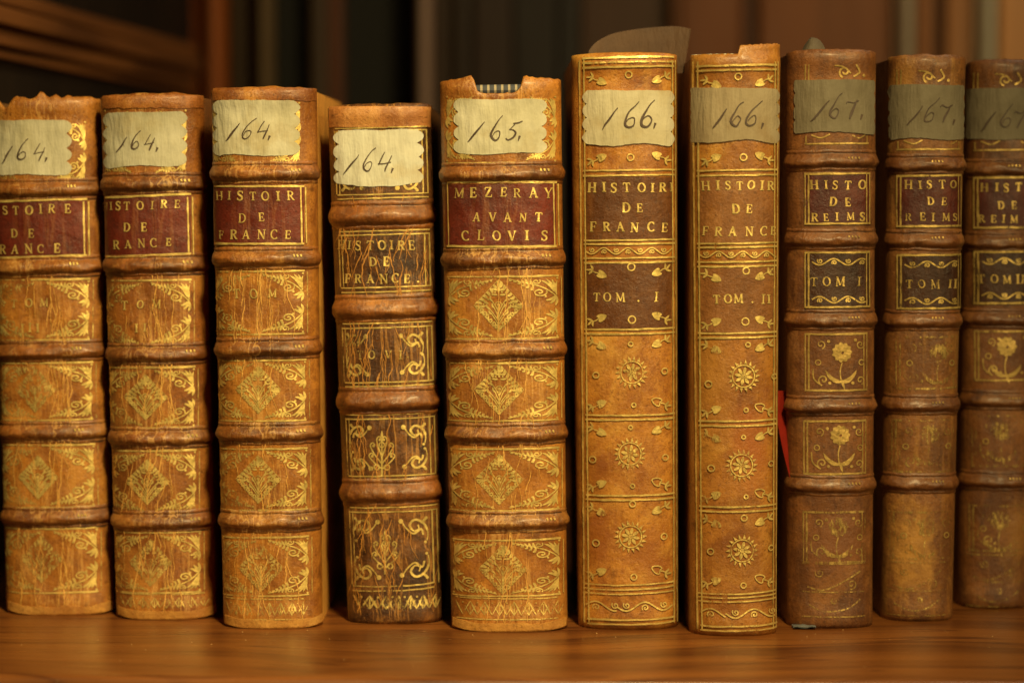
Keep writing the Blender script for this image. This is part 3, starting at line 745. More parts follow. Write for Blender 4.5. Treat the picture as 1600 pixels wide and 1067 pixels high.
    headm = leather('rubbed_head_leather', (.36, .125, .025), (.15, .045, .010), (.60, .29, .06), sd + 80, crack=0, blotch=1, streak=.05, rough=.38)
    if sd in (2, 3): bk.patch('headcap', cfg['TL'][0] + 3, cfg['TR'][0] - 2, cfg['head'][2] - 22, cfg['head'][2] - 3, headm, .00030, lambda u, v: (0, (4 * noise.noise(Vector((u * 6, sd, 2))) + 2 * noise.noise(Vector((u * 19, sd, 6)))) * (1 if v > .5 else .2)))
    # paper shelf mark
    x0, x1, y0, y1 = cfg['paper']
    pl = bk.patch('paper_label', x0, x1, y0, y1, paper('cream_paper', tuple(q * cfg.get('tone', 1) for q in (.60, .575, .45)), tuple(q * cfg.get('tone', 1) for q in (.44, .41, .28)), sd * 2.7), .00038, scallop(4, 10, sd), slope=cfg.get('pslope', 0), k=48)
    m = MB(); handwriting(bk, m, *cfg['mark'], slope=cfg.get('mslope', 0)); m.build('handwriting', M_ink, pl)
    return bk

TAN = ((.45, .178, .026), (.19, .057, .010), (.60, .28, .052)); TANB = ((.29, .098, .018), (.09, .027, .007), (.52, .24, .05))
BRN = ((.35, .122, .020), (.14, .040, .008), (.54, .24, .045)); BRNB = ((.25, .080, .016), (.08, .024, .006), (.48, .21, .045))
def torn(seed, amp):
    return lambda c: amp * (noise.noise(Vector((c * 3.0, seed, 1))) + .35 * noise.noise(Vector((c * 9, seed, 5)))) - .0010 * abs(c) ** 4
B1 = lozenge_book(dict(name='book', seed=1, tone=.95, TL=(-19, 158), TR=(154, 156), BL=(8, 950), BR=(178, 950), base=(92, 961), top=(66, 152), cols=TAN, board=(.26, .12, .035), bandcols=TANB,
  label='tan calf volume III marked 164, leftmost book, with a torn ragged top edge', top_fn=lambda c: torn(2, .0030)(c) - .0045 * math.exp(-((c + .62) / .13) ** 2) + .0022 * math.exp(-((c - .02) / .06) ** 2), wear=.24, wear_left=.72, hatch=38,
  bands=[296, 417, 548, 675, 808], title=(-12, 134, 310, 404), slope=-.03,
  lines=[([('H', -32 + 20), ('S', 8), ('T', 26), ('O', 47), ('I', 65), ('R', 82), ('E', 106)], 327, 14), ([('D', 23), ('E', 50)], 364, 14), ([('R', 4), ('A', 24), ('N', 46), ('C', 65), ('E', 90)], 388, 14)],
  panels=[(436, 531, -5, 139, None), (566, 656, -2, 144, (56, 608, 31, 34, 0)), (694, 792, 0, 147, (60, 745, 30, 33, 1)), (824, 925, 4, 152, (66, 872, 32, 36, 0))],
  head=(-12, 132, 190, 284), tom=[([('T', 22), ('O', 46), ('M', 70)], 472, 13), ([('I', 36), ('I', 48), ('I', 60)], 511, 13)],
  paper=(-14, 112, 188, 274), mark=([('1', 16, 1.0), ('6', 34, 1.0), ('4', 61, 1.0), ('.', 73, 1)], 237, 31), tail=None))
B2 = lozenge_book(dict(name='book', seed=2, tone=.86, TL=(155, 153), TR=(316, 150), BL=(180, 957), BR=(336, 956), base=(256, 968), top=(232, 147), cols=BRN, board=(.26, .11, .035), bandcols=BRNB,
  label='brown calf volume of Histoire de France marked 164, second book from the left', top_fn=torn(5, .0007), wear=.34, wear_left=.66, hatch=46,
  bands=[287, 414, 553, 684, 814], title=(160, 297, 303, 402), slope=-.04,
  lines=[([('h', 162), ('I', 173), ('S', 185), ('T', 199), ('O', 220), ('I', 239), ('R', 257), ('E', 277)], 320, 13), ([('D', 199), ('E', 226)], 354, 13), ([('R', 182), ('A', 201), ('N', 222), ('C', 241), ('E', 264)], 380, 13)],
  panels=[(437, 541, 163, 298, None), (573, 668, 167, 304, (228, 620, 33, 34, 1)), (703, 801, 171, 306, (231, 752, 33, 34, 1)), (830, 925, 176, 313, (236, 878, 32, 36, 0))],
  head=(162, 290, 172, 272), tom=[([('T', 195), ('O', 220), ('M', 245)], 475, 13), ([('I', 214), ('I', 227)], 511, 12)],
  paper=(159, 291, 176, 261), pslope=-3, mark=([('1', 194, .95), ('6', 212, .95), ('4', 234, .95), ('.', 246, 1)], 222, 29), tail=(186, 318, 930, 950)))
B3 = lozenge_book(dict(name='book', seed=3, TL=(328, 143), TR=(494, 146), BL=(348, 970), BR=(503, 966), base=(418, 982), top=(405, 137), n=2.5, cols=TAN, board=(.95, .44, .085), bandcols=TANB, crack=1.0,  # board colour brightened to stand in for light on the right cover
  label='tan calf volume of Histoire de France marked 164, its covers coloured bright as if lit', top_fn=torn(7, .0007), wear=.30, wear_left=.66, hatch=44,
  bands=[270, 404, 545, 677, 814], title=(331, 474, 288, 384), slope=.0,
  lines=[([('h', 343), ('I', 359), ('S', 376), ('T', 396), ('O', 415), ('I', 435), ('R', 454)], 306, 14), ([('D', 379), ('E', 409)], 340, 14), ([('f', 346), ('R', 366), ('A', 385), ('N', 409), ('C', 429), ('E', 450)], 367, 14)],
  panels=[(423, 522, 334, 475, None), (562, 657, 338, 478, (404, 608, 34, 36, 1)), (700, 796, 341, 480, (404, 748, 34, 36, 1)), (838, 930, 345, 482, (408, 886, 34, 36, 0))],
  head=(331, 468, 160, 256), tom=[([('T', 370), ('O', 397), ('M', 426)], 458, 14)], tail=(352, 474, 938, 962),
  paper=(331, 468, 157, 243), mark=([('1', 367, 1.0), ('6', 386, 1.0), ('4', 411, 1.0), ('.', 421, 1)], 203, 31)))
def notch5(c):
    k = .006 * (1 / (1 + math.exp(-(c + .42) * 60))) * (1 / (1 + math.exp((c - .36) * 60)))
    return -k + .0016 * math.exp(-((c - .36) / .1) ** 2) + .0012 * math.exp(-((c + .50) / .14) ** 2) - .0008 * abs(c) ** 5 + .0004 * noise.noise(Vector((c * 14, 3, 3)))
B5 = lozenge_book(dict(name='book', seed=5, TL=(687, 133), TR=(877, 131), BL=(705, 972), BR=(887, 968), base=(797, 987), top=(782, 123), cols=TAN, board=(.40, .18, .05), bandcols=TANB, crack=.8,
  label='wide tan calf book marked 165 with a notch torn from its head', top_fn=notch5, wear=.20, wear_left=.52, hatch=58, leftline=True,
  bands=[271, 404, 547, 678, 815], title=(697, 869, 282, 388), slope=.0,
  lines=[([('m', 718), ('E', 740), ('Z', 763), ('E', 787), ('R', 808), ('A', 833), ('Y', 856)], 301, 15), ([('A', 745), ('V', 770), ('A', 793), ('N', 817), ('T', 841)], 339, 14), ([('C', 728), ('L', 752), ('O', 776), ('V', 800), ('I', 823), ('S', 850)], 368, 15)],
  panels=[(431, 529, 699, 873, (779, 477, 37, 39, 1)), (566, 657, 700, 873, (780, 608, 37, 38, 1)), (700, 797, 703, 874, (780, 748, 36, 38, 0)), (842, 930, 707, 876, (786, 888, 36, 38, 0))],
  head=(698, 868, 150, 252), tail=(712, 872, 937, 962),
  paper=(709, 854, 155, 240), mark=([('1', 748, 1.0), ('6', 774, 1.05), ('5', 798, 1.05), ('.', 811, 1)], 202, 35)))
# striped headband seen in the notch of the 165 book
def headband(bk, px0, px1, py, mats, thick=.0022):
    xa, za = bk.L(px0, py); xb, zb = bk.L(px1, py); z = (za + zb) / 2; m = MB(); rows = []
    t = NT('striped_headband'); tc = t.n('ShaderNodeTexCoord'); sx = t.n('ShaderNodeSeparateXYZ'); t.link(tc.outputs['Object'], sx.inputs[0])
    w = t.math('SINE', t.math('MULTIPLY', sx.outputs['X'], 2 * math.pi / .0027))
    t.link(t.mix(t.ramp(w, [(.42, 0), (.58, 1)]), *mats), t.p.inputs['Base Color']); t.p.inputs['Roughness'].default_value = .8
    for i in range(9):
        a = i * math.pi * 2 / 8
        rows.append([(xa + (xb - xa) * j / 24, bk.surf(xa + (xb - xa) * j / 24, z) + .0052 - thick * .8 * math.cos(a), z + thick * math.sin(a)) for j in range(25)])
    m.quadgrid(rows); m.build('headband', t.m, bk.root, True)
headband(B5, 733, 818, 141, ((.05, .055, .07), (.34, .29, .20)))

# ================================================================== the narrow dark crackled book
def dark_book():
    bk = Book((511, 169), (674, 164), (543, 964), (690, 962), (618, 975), (592, 163), n=2.4, b=.0095, seed=4, noise_amp=.0004)
    lea = leather('dark_crackled_calf', (.14, .054, .017), (.035, .015, .009), (.36, .145, .036), seed=4.6, crack=.6, blotch=.95, streak=.22, rough=.28, half=bk.at * 1.25, crackcol=(.60, .29, .07))
    brd = leather('dark_board', (.20, .085, .028), (.10, .04, .014), (.34, .15, .05), seed=24, crack=0)
    bandm = leather('rubbed_band_calf', (.27, .088, .018), (.08, .024, .007), (.54, .23, .05), seed=44, crack=.9, blotch=.9, streak=.4, rough=.30, half=bk.at, crackcol=(.16, .06, .02))
    bk.build('book', {'leather': lea, 'board': brd}, 'short dark crackled calf volume VI of Histoire de France marked 164', torn(11, .0006))
    for y in (336, 482, 626, 769): bk.band(y, .0038, .0027, bandm)
    capm = leather('worn_head_calf', (.50, .21, .06), (.28, .10, .026), (.60, .30, .09), seed=61, crack=0, blotch=.9)
    bk.patch('headcap', 513, 672, 167, 199, capm, .00022, lambda u, v: (0, 3 * noise.noise(Vector((u * 6, 2, 1))) if v > .5 else 0))
    crackle(bk, leather('crack_leather', (.55, .25, .05), (.40, .16, .03), (.70, .38, .10), 4, crack=0, blotch=.4, streak=0, rough=.45), 110, (548, 672), (300, 955), 44, w=(.6, 1.9), ln=(25, 110), branch=1.0, wob=2.0)
    band_edge_lines(bk, (336, 482, 626, 769), 4, 17)
    m = MB(); mf = MB()
    for i, y in enumerate((200, 205, 304, 310, 361, 367, 449, 456, 505, 512, 597, 603, 647, 654, 743, 749, 792, 799)):
        xo = 517 + (y - 200) * .040; x1 = 666 + (y - 200) * .027
        bk.line(m, (xo + 6, y + 1.5), (x1, y - 2.5), 2.0)
    for (ya, yb) in ((205, 304), (367, 449), (512, 597), (654, 743), (799, 914)):
        for (x, w) in ((522, 1.6), (527, 1.5)): bk.line(mf, (x + (ya - 200) * .040, ya), (x + (yb - 200) * .040, yb), w)
        for (x, w) in ((658, 2.0), (665, 2.0)): bk.line(m, (x + (ya - 200) * .027, ya - 2), (x + (yb - 200) * .027, yb - 2), w)
    letters(bk, m, [('H', 534), ('I', 546), ('S', 560), ('T', 579), ('O', 597), ('I', 612), ('R', 627), ('E', 643)], 383, 14, off=.0003)
    letters(bk, m, [('D', 583), ('E', 604)], 409, 14, off=.0003)
    letters(bk, m, [('F', 544), ('R', 560), ('A', 579), ('N', 600), ('C', 618), ('E', 636), ('.', 653)], 435, 14, off=.0003)
    letters(bk, mf, [('T', 563), ('O', 581), ('.', 596), ('V', 607), ('I', 626), ('.', 637)], 554, 13, off=.0003)
    for (ya, yb) in ((514, 594), (656, 741), (801, 912)):
        xl = 526 + (ya - 200) * .040; xr = 655 + (ya - 200) * .027; kk = .95 if ya < 780 else 1.15
        c_scroll(bk, m, xr, ya + 2, -1, 1, kk); c_scroll(bk, m, xr + 2, yb - 4, -1, -1, kk)
        c_scroll(bk, mf, xl, ya + 4, 1, 1, kk * .9); c_scroll(bk, mf, xl + 2, yb - 2, 1, -1, kk * .9)
    c_scroll(bk, m, 654, 207, -1, 1, .9); c_scroll(bk, m, 656, 302, -1, -1, .9); c_scroll(bk, mf, 527, 209, 1, 1, .9); c_scroll(bk, mf, 531, 302, 1, -1, .9)
    fleuron(bk, m, 597, 708); fleuron(bk, mf, 602, 862)
    for y, h in ((914, 2), (921, 2)): bk.line(m, (630, y), (678, y - 3), 2.2); bk.line(mf, (551, y + 2), (630, y), 1.8)
    zigzag(bk, mf, 604, 680, 927, 952, 4, 2.0); zigzag(bk, mf, 552, 604, 928, 952, 2, 2.2)
    m.build('gilt_tooling', gilt('gilt_fine', .24, 14), bk.spine); mf.build('worn_gilt_tooling', gilt('gilt_fine_worn', .60, 15), bk.spine)
    pl = bk.patch('paper_label', 521, 661, 203, 290, paper('clean_paper', (.64, .65, .56), (.55, .53, .43), 9), .00036, scallop(4, 10, 4.4, bottom=5), slope=-3, k=48)
    m = MB(); handwriting(bk, m, [('1', 554, 1.05), ('6', 575, 1.05), ('4', 600, 1.05), ('.', 613, 1)], 253, 33); m.build('handwriting', M_ink, pl)
    return bk
B4 = dark_book()

# ================================================================== the two smooth honey coloured books marked 166
def smooth_book(dx, ymap, cfg):
    """ymap turns rows of the left hand volume into rows of this one; dx(x) does the same for columns"""
    bk = Book(cfg['TL'], cfg['TR'], cfg['BL'], cfg['BR'], cfg['base'], cfg['top'], n=2.25, b=.012, seed=cfg['seed'], noise_amp=.0002)
    lea = leather('honey_calf', *cfg['cols'], seed=cfg['seed'], spots=cfg.get('spots', ()), crack=0, blotch=.95, streak=.18, rough=.34, half=bk.at)
    brd = leather('honey_board', (.34, .14, .04), (.20, .08, .025), (.44, .20, .06), seed=cfg['seed'] + 20, crack=0)
    bk.build('book', {'leather': lea, 'board': brd}, cfg['label'], cfg.get('top_fn'))
    g, gf = gilt('gilt_fresh', cfg['wear'], cfg['seed']), gilt('gilt_rubbed', cfg['wear'] + .26, cfg['seed'] + 1)
    m, mf = MB(), MB(); Y = ymap; bk.off = .0005
    xl, xr = cfg['xl'], cfg['xr']
    t1 = bk.patch('title_label', xl + 8, xr, Y(277), Y(375), cfg['titlemat'], .00026); t2 = bk.patch('volume_label', xl + 8, xr, Y(410), Y(513), cfg['titlemat'], .00026)
    e = .0005; e2 = .0005
    ytop, ybot = cfg['ytop'], Y(974)
    for x in (xl, xl + 6.5): bk.line(m, (x, ytop), (x + cfg['lean'], ybot), 2.4, e2)
    for x in (xr, xr + 5): bk.line(m, (x, ytop), (x + cfg['leanr'], ybot), 1.7, e2)
    xx = lambda y: cfg['lean'] * (y - ytop) / (ybot - ytop)
    for y in cfg.get('toplines', (92, 99, 106)): bk.line(mf if y == 99 else m, (xl + 4, y), (xr + 3, y - 3), 2.8, e)
    for y in (266, 274, 375, 381, 403, 410, 514, 521, 648, 655, 773, 780, 966, 973): bk.line(m, (xl + 4 + xx(Y(y)), Y(y) + 1), (xr + 4, Y(y) - 1), 2.7, e2)
    for y in (912, 919, 926): bk.line(m, ((xl + xr) / 2 - 12, Y(y) + 1), (xr + 2, Y(y) - 2), 2.4, e2); bk.line(mf, (xl + 6, Y(y) + 1), ((xl + xr) / 2 - 10, Y(y) + 1), 2.0, e2)
    wave(bk, m, xl + 9, xr + 2, Y(392), 8, 37, w=1.9)
    wave(bk, m, (xl + xr) / 2 - 15, xr, Y(946), 11, 58, 1, 2.3); wave(bk, mf, xl + 10, (xl + xr) / 2 - 15, Y(946), 11, 58, -1, 2.2)
    lt = MB()
    for ln in cfg['lines']: letters(bk, lt, *ln, off=.0005, wk=1.05)
    lt.build('lettering', gilt('gilt_letters', cfg['wear'] * .8, 31 + cfg['seed']), t1)
    lv = MB(); letters(bk, lv, *cfg['vol'], off=.0005); lv.build('lettering', gilt('gilt_letters', cfg['wear'] * .8, 33 + cfg['seed']), t2)
    for (x, y, r) in cfg['rings']: bk.ring(m, x, y, r, 2.0, e2)
    for (x, y) in cfg['rosettes']: rosette(bk, mf, x, y, 24)
    for (ya, yb, k) in ((110, 262, 0), (411, 512, 1), (522, 646, 2), (657, 771, 2), (782, 908, 2)):
        for sy, y in ((1, Y(ya) + 17), (-1, Y(yb) - 15)):
            heart(bk, m if k < 2 else mf, xl + 31, y, 1, sy, 1.0, True)
            heart(bk, m, xr - 22, y - 3, -1, sy, 1.0, k != 2 or sy > 0)
    m.build('gilt_tooling', g, bk.spine); mf.build('worn_gilt_tooling', gf, bk.spine)
    x0, x1, y0, y1 = cfg['paper']
    pl = bk.patch('paper_label', x0, x1, y0, y1, cfg['papermat'], .0006, scallop(4, 7, cfg['seed'], bottom=6, sideL=cfg.get('sl', 1), sideR=1), k=48, slope=cfg.get('pslope', 0))
    m = MB(); handwriting(bk, m, *cfg['mark'], off=.0009); m.build('handwriting', cfg['inkmat'], pl)
    return bk
B6 = smooth_book(None, lambda y: y, dict(seed=6, spots=((-.012, .036, .008, .020, (.24, .070, .013), .75), (.008, .030, .010, .012, (.30, .10, .018), .6), (-.010, .115, .010, .016, (.62, .33, .07), .6), (-.012, .062, .006, .012, (.22, .065, .012), .6), (.010, .135, .006, .012, (.36, .10, .022), .5)), TL=(893, 92), TR=(1059, 90), BL=(904, 975), BR=(1061, 972), base=(984, 984), top=(978, 83), xl=907, xr=1050, lean=8, leanr=3, ytop=94, wear=.26,
  cols=((.48, .200, .031), (.24, .074, .012), (.62, .33, .065)), titlemat=M_brownlab, papermat=paper('aged_paper', (.54, .50, .37), (.42, .37, .24), 3), inkmat=ink('grey_brown_ink'),
  label='honey calf volume I of Histoire de France marked 166, below the brown reflection slip', top_fn=lambda c: -.0007 * abs(c) ** 3,
  lines=[([('H', 926), ('I', 944), ('S', 959), ('T', 979), ('O', 1002), ('I', 1019), ('R', 1035), ('I', 1049)], 293, 14), ([('D', 978), ('E', 999)], 325, 14.5), ([('F', 928), ('R', 948), ('A', 969), ('N', 991), ('C', 1017), ('E', 1038)], 355, 14.5)],
  vol=([('T', 933), ('O', 949), ('M', 969), ('.', 997), ('I', 1025)], 464, 14),
  rings=[(982, 117, 5), (985, 246, 5), (986, 417, 5.5), (987, 499, 5.5), (985, 537, 3.5), (932, 586, 4.5), (1038, 580, 4.5), (990, 632, 3.2), (985, 667, 3), (927, 718, 4.8), (1039, 715, 4.5), (988, 758, 3), (988, 786, 4.5), (932, 848, 4.8), (1037, 838, 4.5), (990, 900, 4.5)],
  rosettes=[(987, 581), (984, 708), (985, 837)], paper=(912, 1053, 141, 227), mark=([('1', 958, 1.0), ('6', 982, 1.05), ('6', 1007, 1.05), ('.', 1022, 1)], 181, 38)))
def y7(y):
    pts = [(92, 104), (106, 111), (266, 266), (274, 274), (375, 380), (410, 416), (514, 520), (648, 657), (780, 798), (912, 926), (926, 938), (946, 957), (973, 983)]
    for (a, b), (c, d) in zip(pts, pts[1:]):
        if y <= c or (c, d) == pts[-1]: return b + (d - b) * (y - a) / (c - a)
B7 = smooth_book(None, y7, dict(seed=7, spots=((.006, .075, .010, .02, (.40, .105, .022), .5), (-.01, .10, .01, .04, (.44, .21, .04), .5)), TL=(1080, 88), TR=(1221, 82), BL=(1078, 981), BR=(1215, 977), base=(1146, 994), top=(1150, 84), xl=1086, xr=1211, lean=6, leanr=-3, ytop=96, wear=.32, toplines=(104, 111),
  cols=((.38, .152, .025), (.20, .065, .012), (.50, .25, .048)), titlemat=leather('faded_morocco', (.25, .098, .024), (.15, .054, .014), (.34, .155, .045), 12, coat=.05, crack=0, blotch=.8, streak=.3, rough=.42), papermat=M_paper_grey, inkmat=ink('faded_ink'),
  label='honey calf volume II of Histoire de France marked 166, its head torn',
  top_fn=lambda c: (.0028 if c > 0.0 else -.0004) + .0012 * max(0, c) + .0005 * noise.noise(Vector((c * 16, 7, 0))),
  lines=[([('H', 1104), ('I', 1122), ('S', 1137), ('T', 1155), ('O', 1173), ('I', 1190), ('R', 1204)], 290, 14), ([('D', 1149), ('E', 1170)], 326, 14), ([('F', 1104), ('R', 1123), ('A', 1144), ('N', 1170), ('C', 1193), ('E', 1208)], 361, 14)],
  vol=([('T', 1120), ('O', 1137), ('M', 1153), ('.', 1175), ('I', 1192), ('I', 1201)], 467, 14),
  rings=[(1153, 120, 5), (1161, 246, 5), (1165, 423, 5), (1164, 502, 5.5), (1168, 538, 3.5), (1108, 600, 4.8), (1210, 589, 4), (1165, 640, 3.2), (1161, 682, 3), (1112, 731, 4.8), (1205, 725, 4), (1165, 775, 3), (1162, 808, 4.5), (1111, 861, 4.5), (1205, 857, 4), (1161, 913, 4)],
  rosettes=[(1161, 587), (1158, 726), (1159, 859)], paper=(1084, 1219, 138, 222), sl=0, pslope=2, mark=([('1', 1128, .95), ('6', 1148, .95), ('6', 1173, .95), ('.', 1190, 1)], 181, 38)))
headband(B7, 1084, 1148, 90, ((.30, .28, .24), (.70, .62, .42)), .0016)

# ================================================================== the three brown volumes of the history of Reims marked 167
def reims_book(cfg):
    bk = Book(cfg['TL'], cfg['TR'], cfg['BL'], cfg['BR'], cfg['base'], cfg['top'], n=2.3, b=.0115, seed=cfg['seed'], noise_amp=.0003)
    lea = leather('brown_calf', *cfg['cols'], seed=cfg['seed'], spots=cfg.get('spots', ()), crack=0, blotch=.9, streak=.4, rough=.44, half=bk.at)
    brd = leather('brown_board', (.20, .085, .03), (.12, .05, .018), (.30, .14, .05), seed=cfg['seed'] + 20, crack=0)
    bandm = leather('brown_band_calf', (.19, .068, .018), (.08, .026, .009), (.34, .15, .045), seed=cfg['seed'] + 40, crack=0, blotch=.9, streak=.4, rough=.36)
    bk.build('book', {'leather': lea, 'board': brd}, cfg['label'], torn(cfg['seed'], .0006))
    for y in cfg['bands']: bk.band(y, .0028, .0021, bandm)
    band_edge_lines(bk, cfg['bands'], cfg['seed'], 13)
    g, gf = gilt('gilt_dull', cfg['wear'], cfg['seed'], (.64, .43, .13)), gilt('gilt_dull_worn', cfg['wear'] + .42, cfg['seed'] + 1, (.64, .43, .13))
    X = cfg['X']; xl, xr = X
    def frame(mb, ya, yb, x0, x1, e, dbl=True):
        bk.line(mb, (x0, ya), (x1, ya - 1), 3.2, e); bk.line(mb, (x0, yb), (x1, yb - 1), 3.2, e)
        bk.line(mb, (x0 + 1, ya), (x0 + 1, yb), 2.0, e); bk.line(mb, (x1 - 1, ya), (x1 - 1, yb), 1.6, e)
        if dbl: bk.line(mb, (x0 + 6, ya), (x0 + 6, yb), 2.6, e); bk.line(mb, (x1 - 6, ya), (x1 - 6, yb), 1.6, e)
    ya, yb = cfg['title']; t1 = bk.patch('title_label', xl, xr + 1, ya - 2, yb + 2, M_darkred, .00026)
    m = MB(); frame(m, ya, yb, xl, xr, .0005)
    for ln in cfg['lines']: letters(bk, m, *ln, off=.0005, wk=1.15)
    m.build('lettering', gilt('gilt_letters', cfg['wear'], 50 + cfg['seed'], (.72, .50, .15)), t1)
    ya, yb = cfg['vol']; t2 = bk.patch('volume_label', xl, xr + 1, ya - 2, yb + 2, M_blacklab, .00026)
    m = MB(); frame(m, ya, yb, xl, xr, .0005)
    letters(bk, m, *cfg['volline'], off=.0005, wk=1.05)
    bk.off = .0005
    wave(bk, m, xl + 11, xr - 8, ya + 14, 8, 44, 1, 2.3); wave(bk, m, xl + 11, xr - 8, yb - 12, 8, 44, -1, 2.3)
    m.build('lettering', gilt('gilt_letters', cfg['wear'] + .05, 52 + cfg['seed'], (.72, .50, .15)), t2)
    m, mf = MB(), MB(); bk.off = .00022
    for (ya, yb, fx, fy, worn, dx) in cfg['flowers']:
        q = mf if worn else m
        frame(q, ya, yb, xl + dx, xr - 4 + dx, .00024)
        flower(bk, q, fx, fy, 16)
        x0, x1 = xl + dx, xr - 4 + dx
        for (rx, ry) in ((x0 + 20, (ya + yb) / 2), (x1 - 10, (ya + yb) / 2)): bk.ring(m, rx, ry, 4, 1.8)
        for (cx, cy) in ((x0 + 36, ya + 11), (x1 - 20, ya + 9), (x0 + 38, yb - 12), (x1 - 24, yb - 12)): bk.disc(q, cx, cy, 2.5)
        bk.ribbon(q, spiral(x0 + 28, yb - 17, 1, 8, 200, -1.2), 2.2); bk.ribbon(q, spiral(x1 - 12, yb - 16, 1, 7, 0, 1.2), 2.0)
        bk.ribbon(q, spiral(x0 + 24, ya + 16, 1, 7, 0, 1.2), 1.8); bk.ribbon(q, spiral(x1 - 12, ya + 16, 1, 7, 90, -1.2), 1.8)
        bk.ribbon(q, cat([(x0 + 12, yb - 34), (x0 + 14, yb - 18), (x0 + 26, yb - 8)], 5), 2.2)
    xa, xb, ya, yb = cfg['tail']
    bk.line(mf, (xa, ya), (xb, ya), 2); bk.line(mf, (xa, yb), (xb, yb), 2); bk.line(mf, (xa, yb + 38), (xb, yb + 38), 2)
    bk.ribbon(mf, cat([(xa + 8, yb - 8), (xa + 30, yb - 3), (xa + 55, yb - 12), (xb - 8, ya + 12)], 6), 2.6)
    bk.ribbon(mf, spiral(xb - 22, yb - 12, 1, 8, 0, 1.3), 2.2); bk.ribbon(mf, spiral(xa + 26, ya + 14, 1, 7, 90, 1.3), 2.0)
    bk.ribbon(mf, cat([(xa + 10, yb + 20), (xa + 34, yb + 30), (xb - 30, yb + 26), (xb - 8, yb + 12)], 6), 2.4); bk.disc(mf, xa + 48, yb + 14, 5)
    # scraps of tooling above and below the paper label
    x0, x1, y0, y1 = cfg['paper']
    for q in (xl + 1, xl + 6): bk.line(m, (q, y0 - 24), (q, y0 + 2), 2.2)
    bk.ribbon(m, spiral(cfg['cx'] + 4, y0 - 12, 2, 9, 180, -1.2), 3); bk.ribbon(m, cat([(cfg['cx'] - 12, y0 - 22), (cfg['cx'] + 2, y0 - 20), (cfg['cx'] + 14, y0 - 10)], 4), 2.4)
    bk.ribbon(m, cat([(cfg['cx'] + 22, y0 - 24), (cfg['cx'] + 28, y0 - 12), (cfg['cx'] + 18, y0 - 5)], 5), 3); bk.disc(m, cfg['cx'] + 35, y0 - 7, 2.4)
    bk.line(m, (xl, y1 + 17), (xr - 2, y1 + 16), 2.6); bk.line(m, (xl + 2, y1 + 4), (xl + 2, y1 + 16), 2); bk.line(m, (xr - 5, y1 + 4), (xr - 5, y1 + 16), 1.6)
    bk.ribbon(m, cat([(xl + 10, y1 + 3), (xl + 24, y1 + 8), (xl + 38, y1 + 2)], 4), 2.4); bk.ribbon(mf, cat([(xr - 30, y1 + 3), (xr - 18, y1 + 8), (xr - 8, y1 + 3)], 4), 2.2)
    for y in cfg['bands']:
        for k in range(4): bk.ribbon(m, [(cfg['cx'] + 8 + k * 5, y - 6), (cfg['cx'] + 8.6 + k * 5, y - 3)], 2.0, .0024)
    m.build('gilt_tooling', g, bk.spine); mf.build('worn_gilt_tooling', gf, bk.spine)
    pl = bk.patch('paper_label', x0, x1, y0, y1, M_paper_dim, .0005, scallop(4, 2.5, cfg['seed'], bottom=4, flat_top=1.5), k=44)
    m = MB(); handwriting(bk, m, *cfg['mark'], off=.0008); m.build('handwriting', M_ink, pl)
    return bk
CB = ((.20, .072, .018), (.085, .029, .010), (.34, .145, .04))
B8 = reims_book(dict(seed=8, spots=((.002, .035, .014, .02, (.22, .085, .03), .6), (-.012, .02, .004, .02, (.07, .025, .010), .7), (0, .21, .02, .010, (.38, .15, .035), .7)), TL=(1230, 84), TR=(1371, 82), BL=(1230, 973), BR=(1365, 970), base=(1298, 982), top=(1300, 78), cols=CB, wear=.32, X=(1258, 1360), cx=1315,
  label='brown calf volume I of the history of Reims, marked 167',
  bands=[251, 374, 500, 634, 758], title=(272, 350), vol=(395, 480),
  lines=[([('H', 1272), ('I', 1290), ('S', 1304), ('T', 1324), ('O', 1347)], 289, 13.5), ([('D', 1301), ('E', 1324)], 315, 13.5), ([('R', 1273), ('E', 1290), ('I', 1307), ('M', 1328), ('S', 1347)], 339, 12.5)],
  volline=([('T', 1272), ('O', 1291), ('M', 1312), ('I', 1342)], 440, 14), flowers=[(522, 610, 1315, 550, 0, 0), (658, 740, 1312, 679, 0, -2), (800, 878, 1309, 822, 1, -3)], tail=(1254, 1352, 880, 924),
  paper=(1243, 1369, 125, 208), mark=([('1', 1284, 1.0), ('6', 1302, 1.0), ('7', 1328, 1.0), ('.', 1345, 1)], 168, 37)))
B9 = reims_book(dict(seed=9, spots=((-.004, .030, .011, .024, (.50, .25, .05), .8), (.010, .03, .004, .02, (.10, .035, .012), .6)), TL=(1390, 92), TR=(1511, 92), BL=(1378, 963), BR=(1490, 960), base=(1434, 971), top=(1448, 86), cols=((.24, .092, .022), (.10, .036, .012), (.46, .23, .055)), wear=.42, X=(1403, 1504), cx=1446,
  label='brown calf volume II of the history of Reims, marked 167',
  bands=[257, 376, 501, 632, 755], title=(275, 354), vol=(399, 482),
  lines=[([('H', 1420), ('I', 1437), ('S', 1451), ('T', 1471), ('O', 1489)], 289, 13), ([('D', 1453), ('E', 1474)], 315, 13), ([('R', 1420), ('E', 1441), ('I', 1457), ('M', 1477), ('S', 1492)], 339, 12)],
  volline=([('T', 1421), ('O', 1439), ('M', 1460), ('I', 1484), ('I', 1493)], 443, 13.5), flowers=[(527, 607, 1466, 552, 1, -2), (657, 737, 1452, 678, 1, -8), (800, 872, 1446, 822, 1, -11)], tail=(1388, 1478, 878, 922),
  paper=(1394, 1509, 133, 217), mark=([('1', 1433, .95), ('6', 1452, .95), ('7', 1475, .95), ('.', 1489, 1)], 176, 37)))
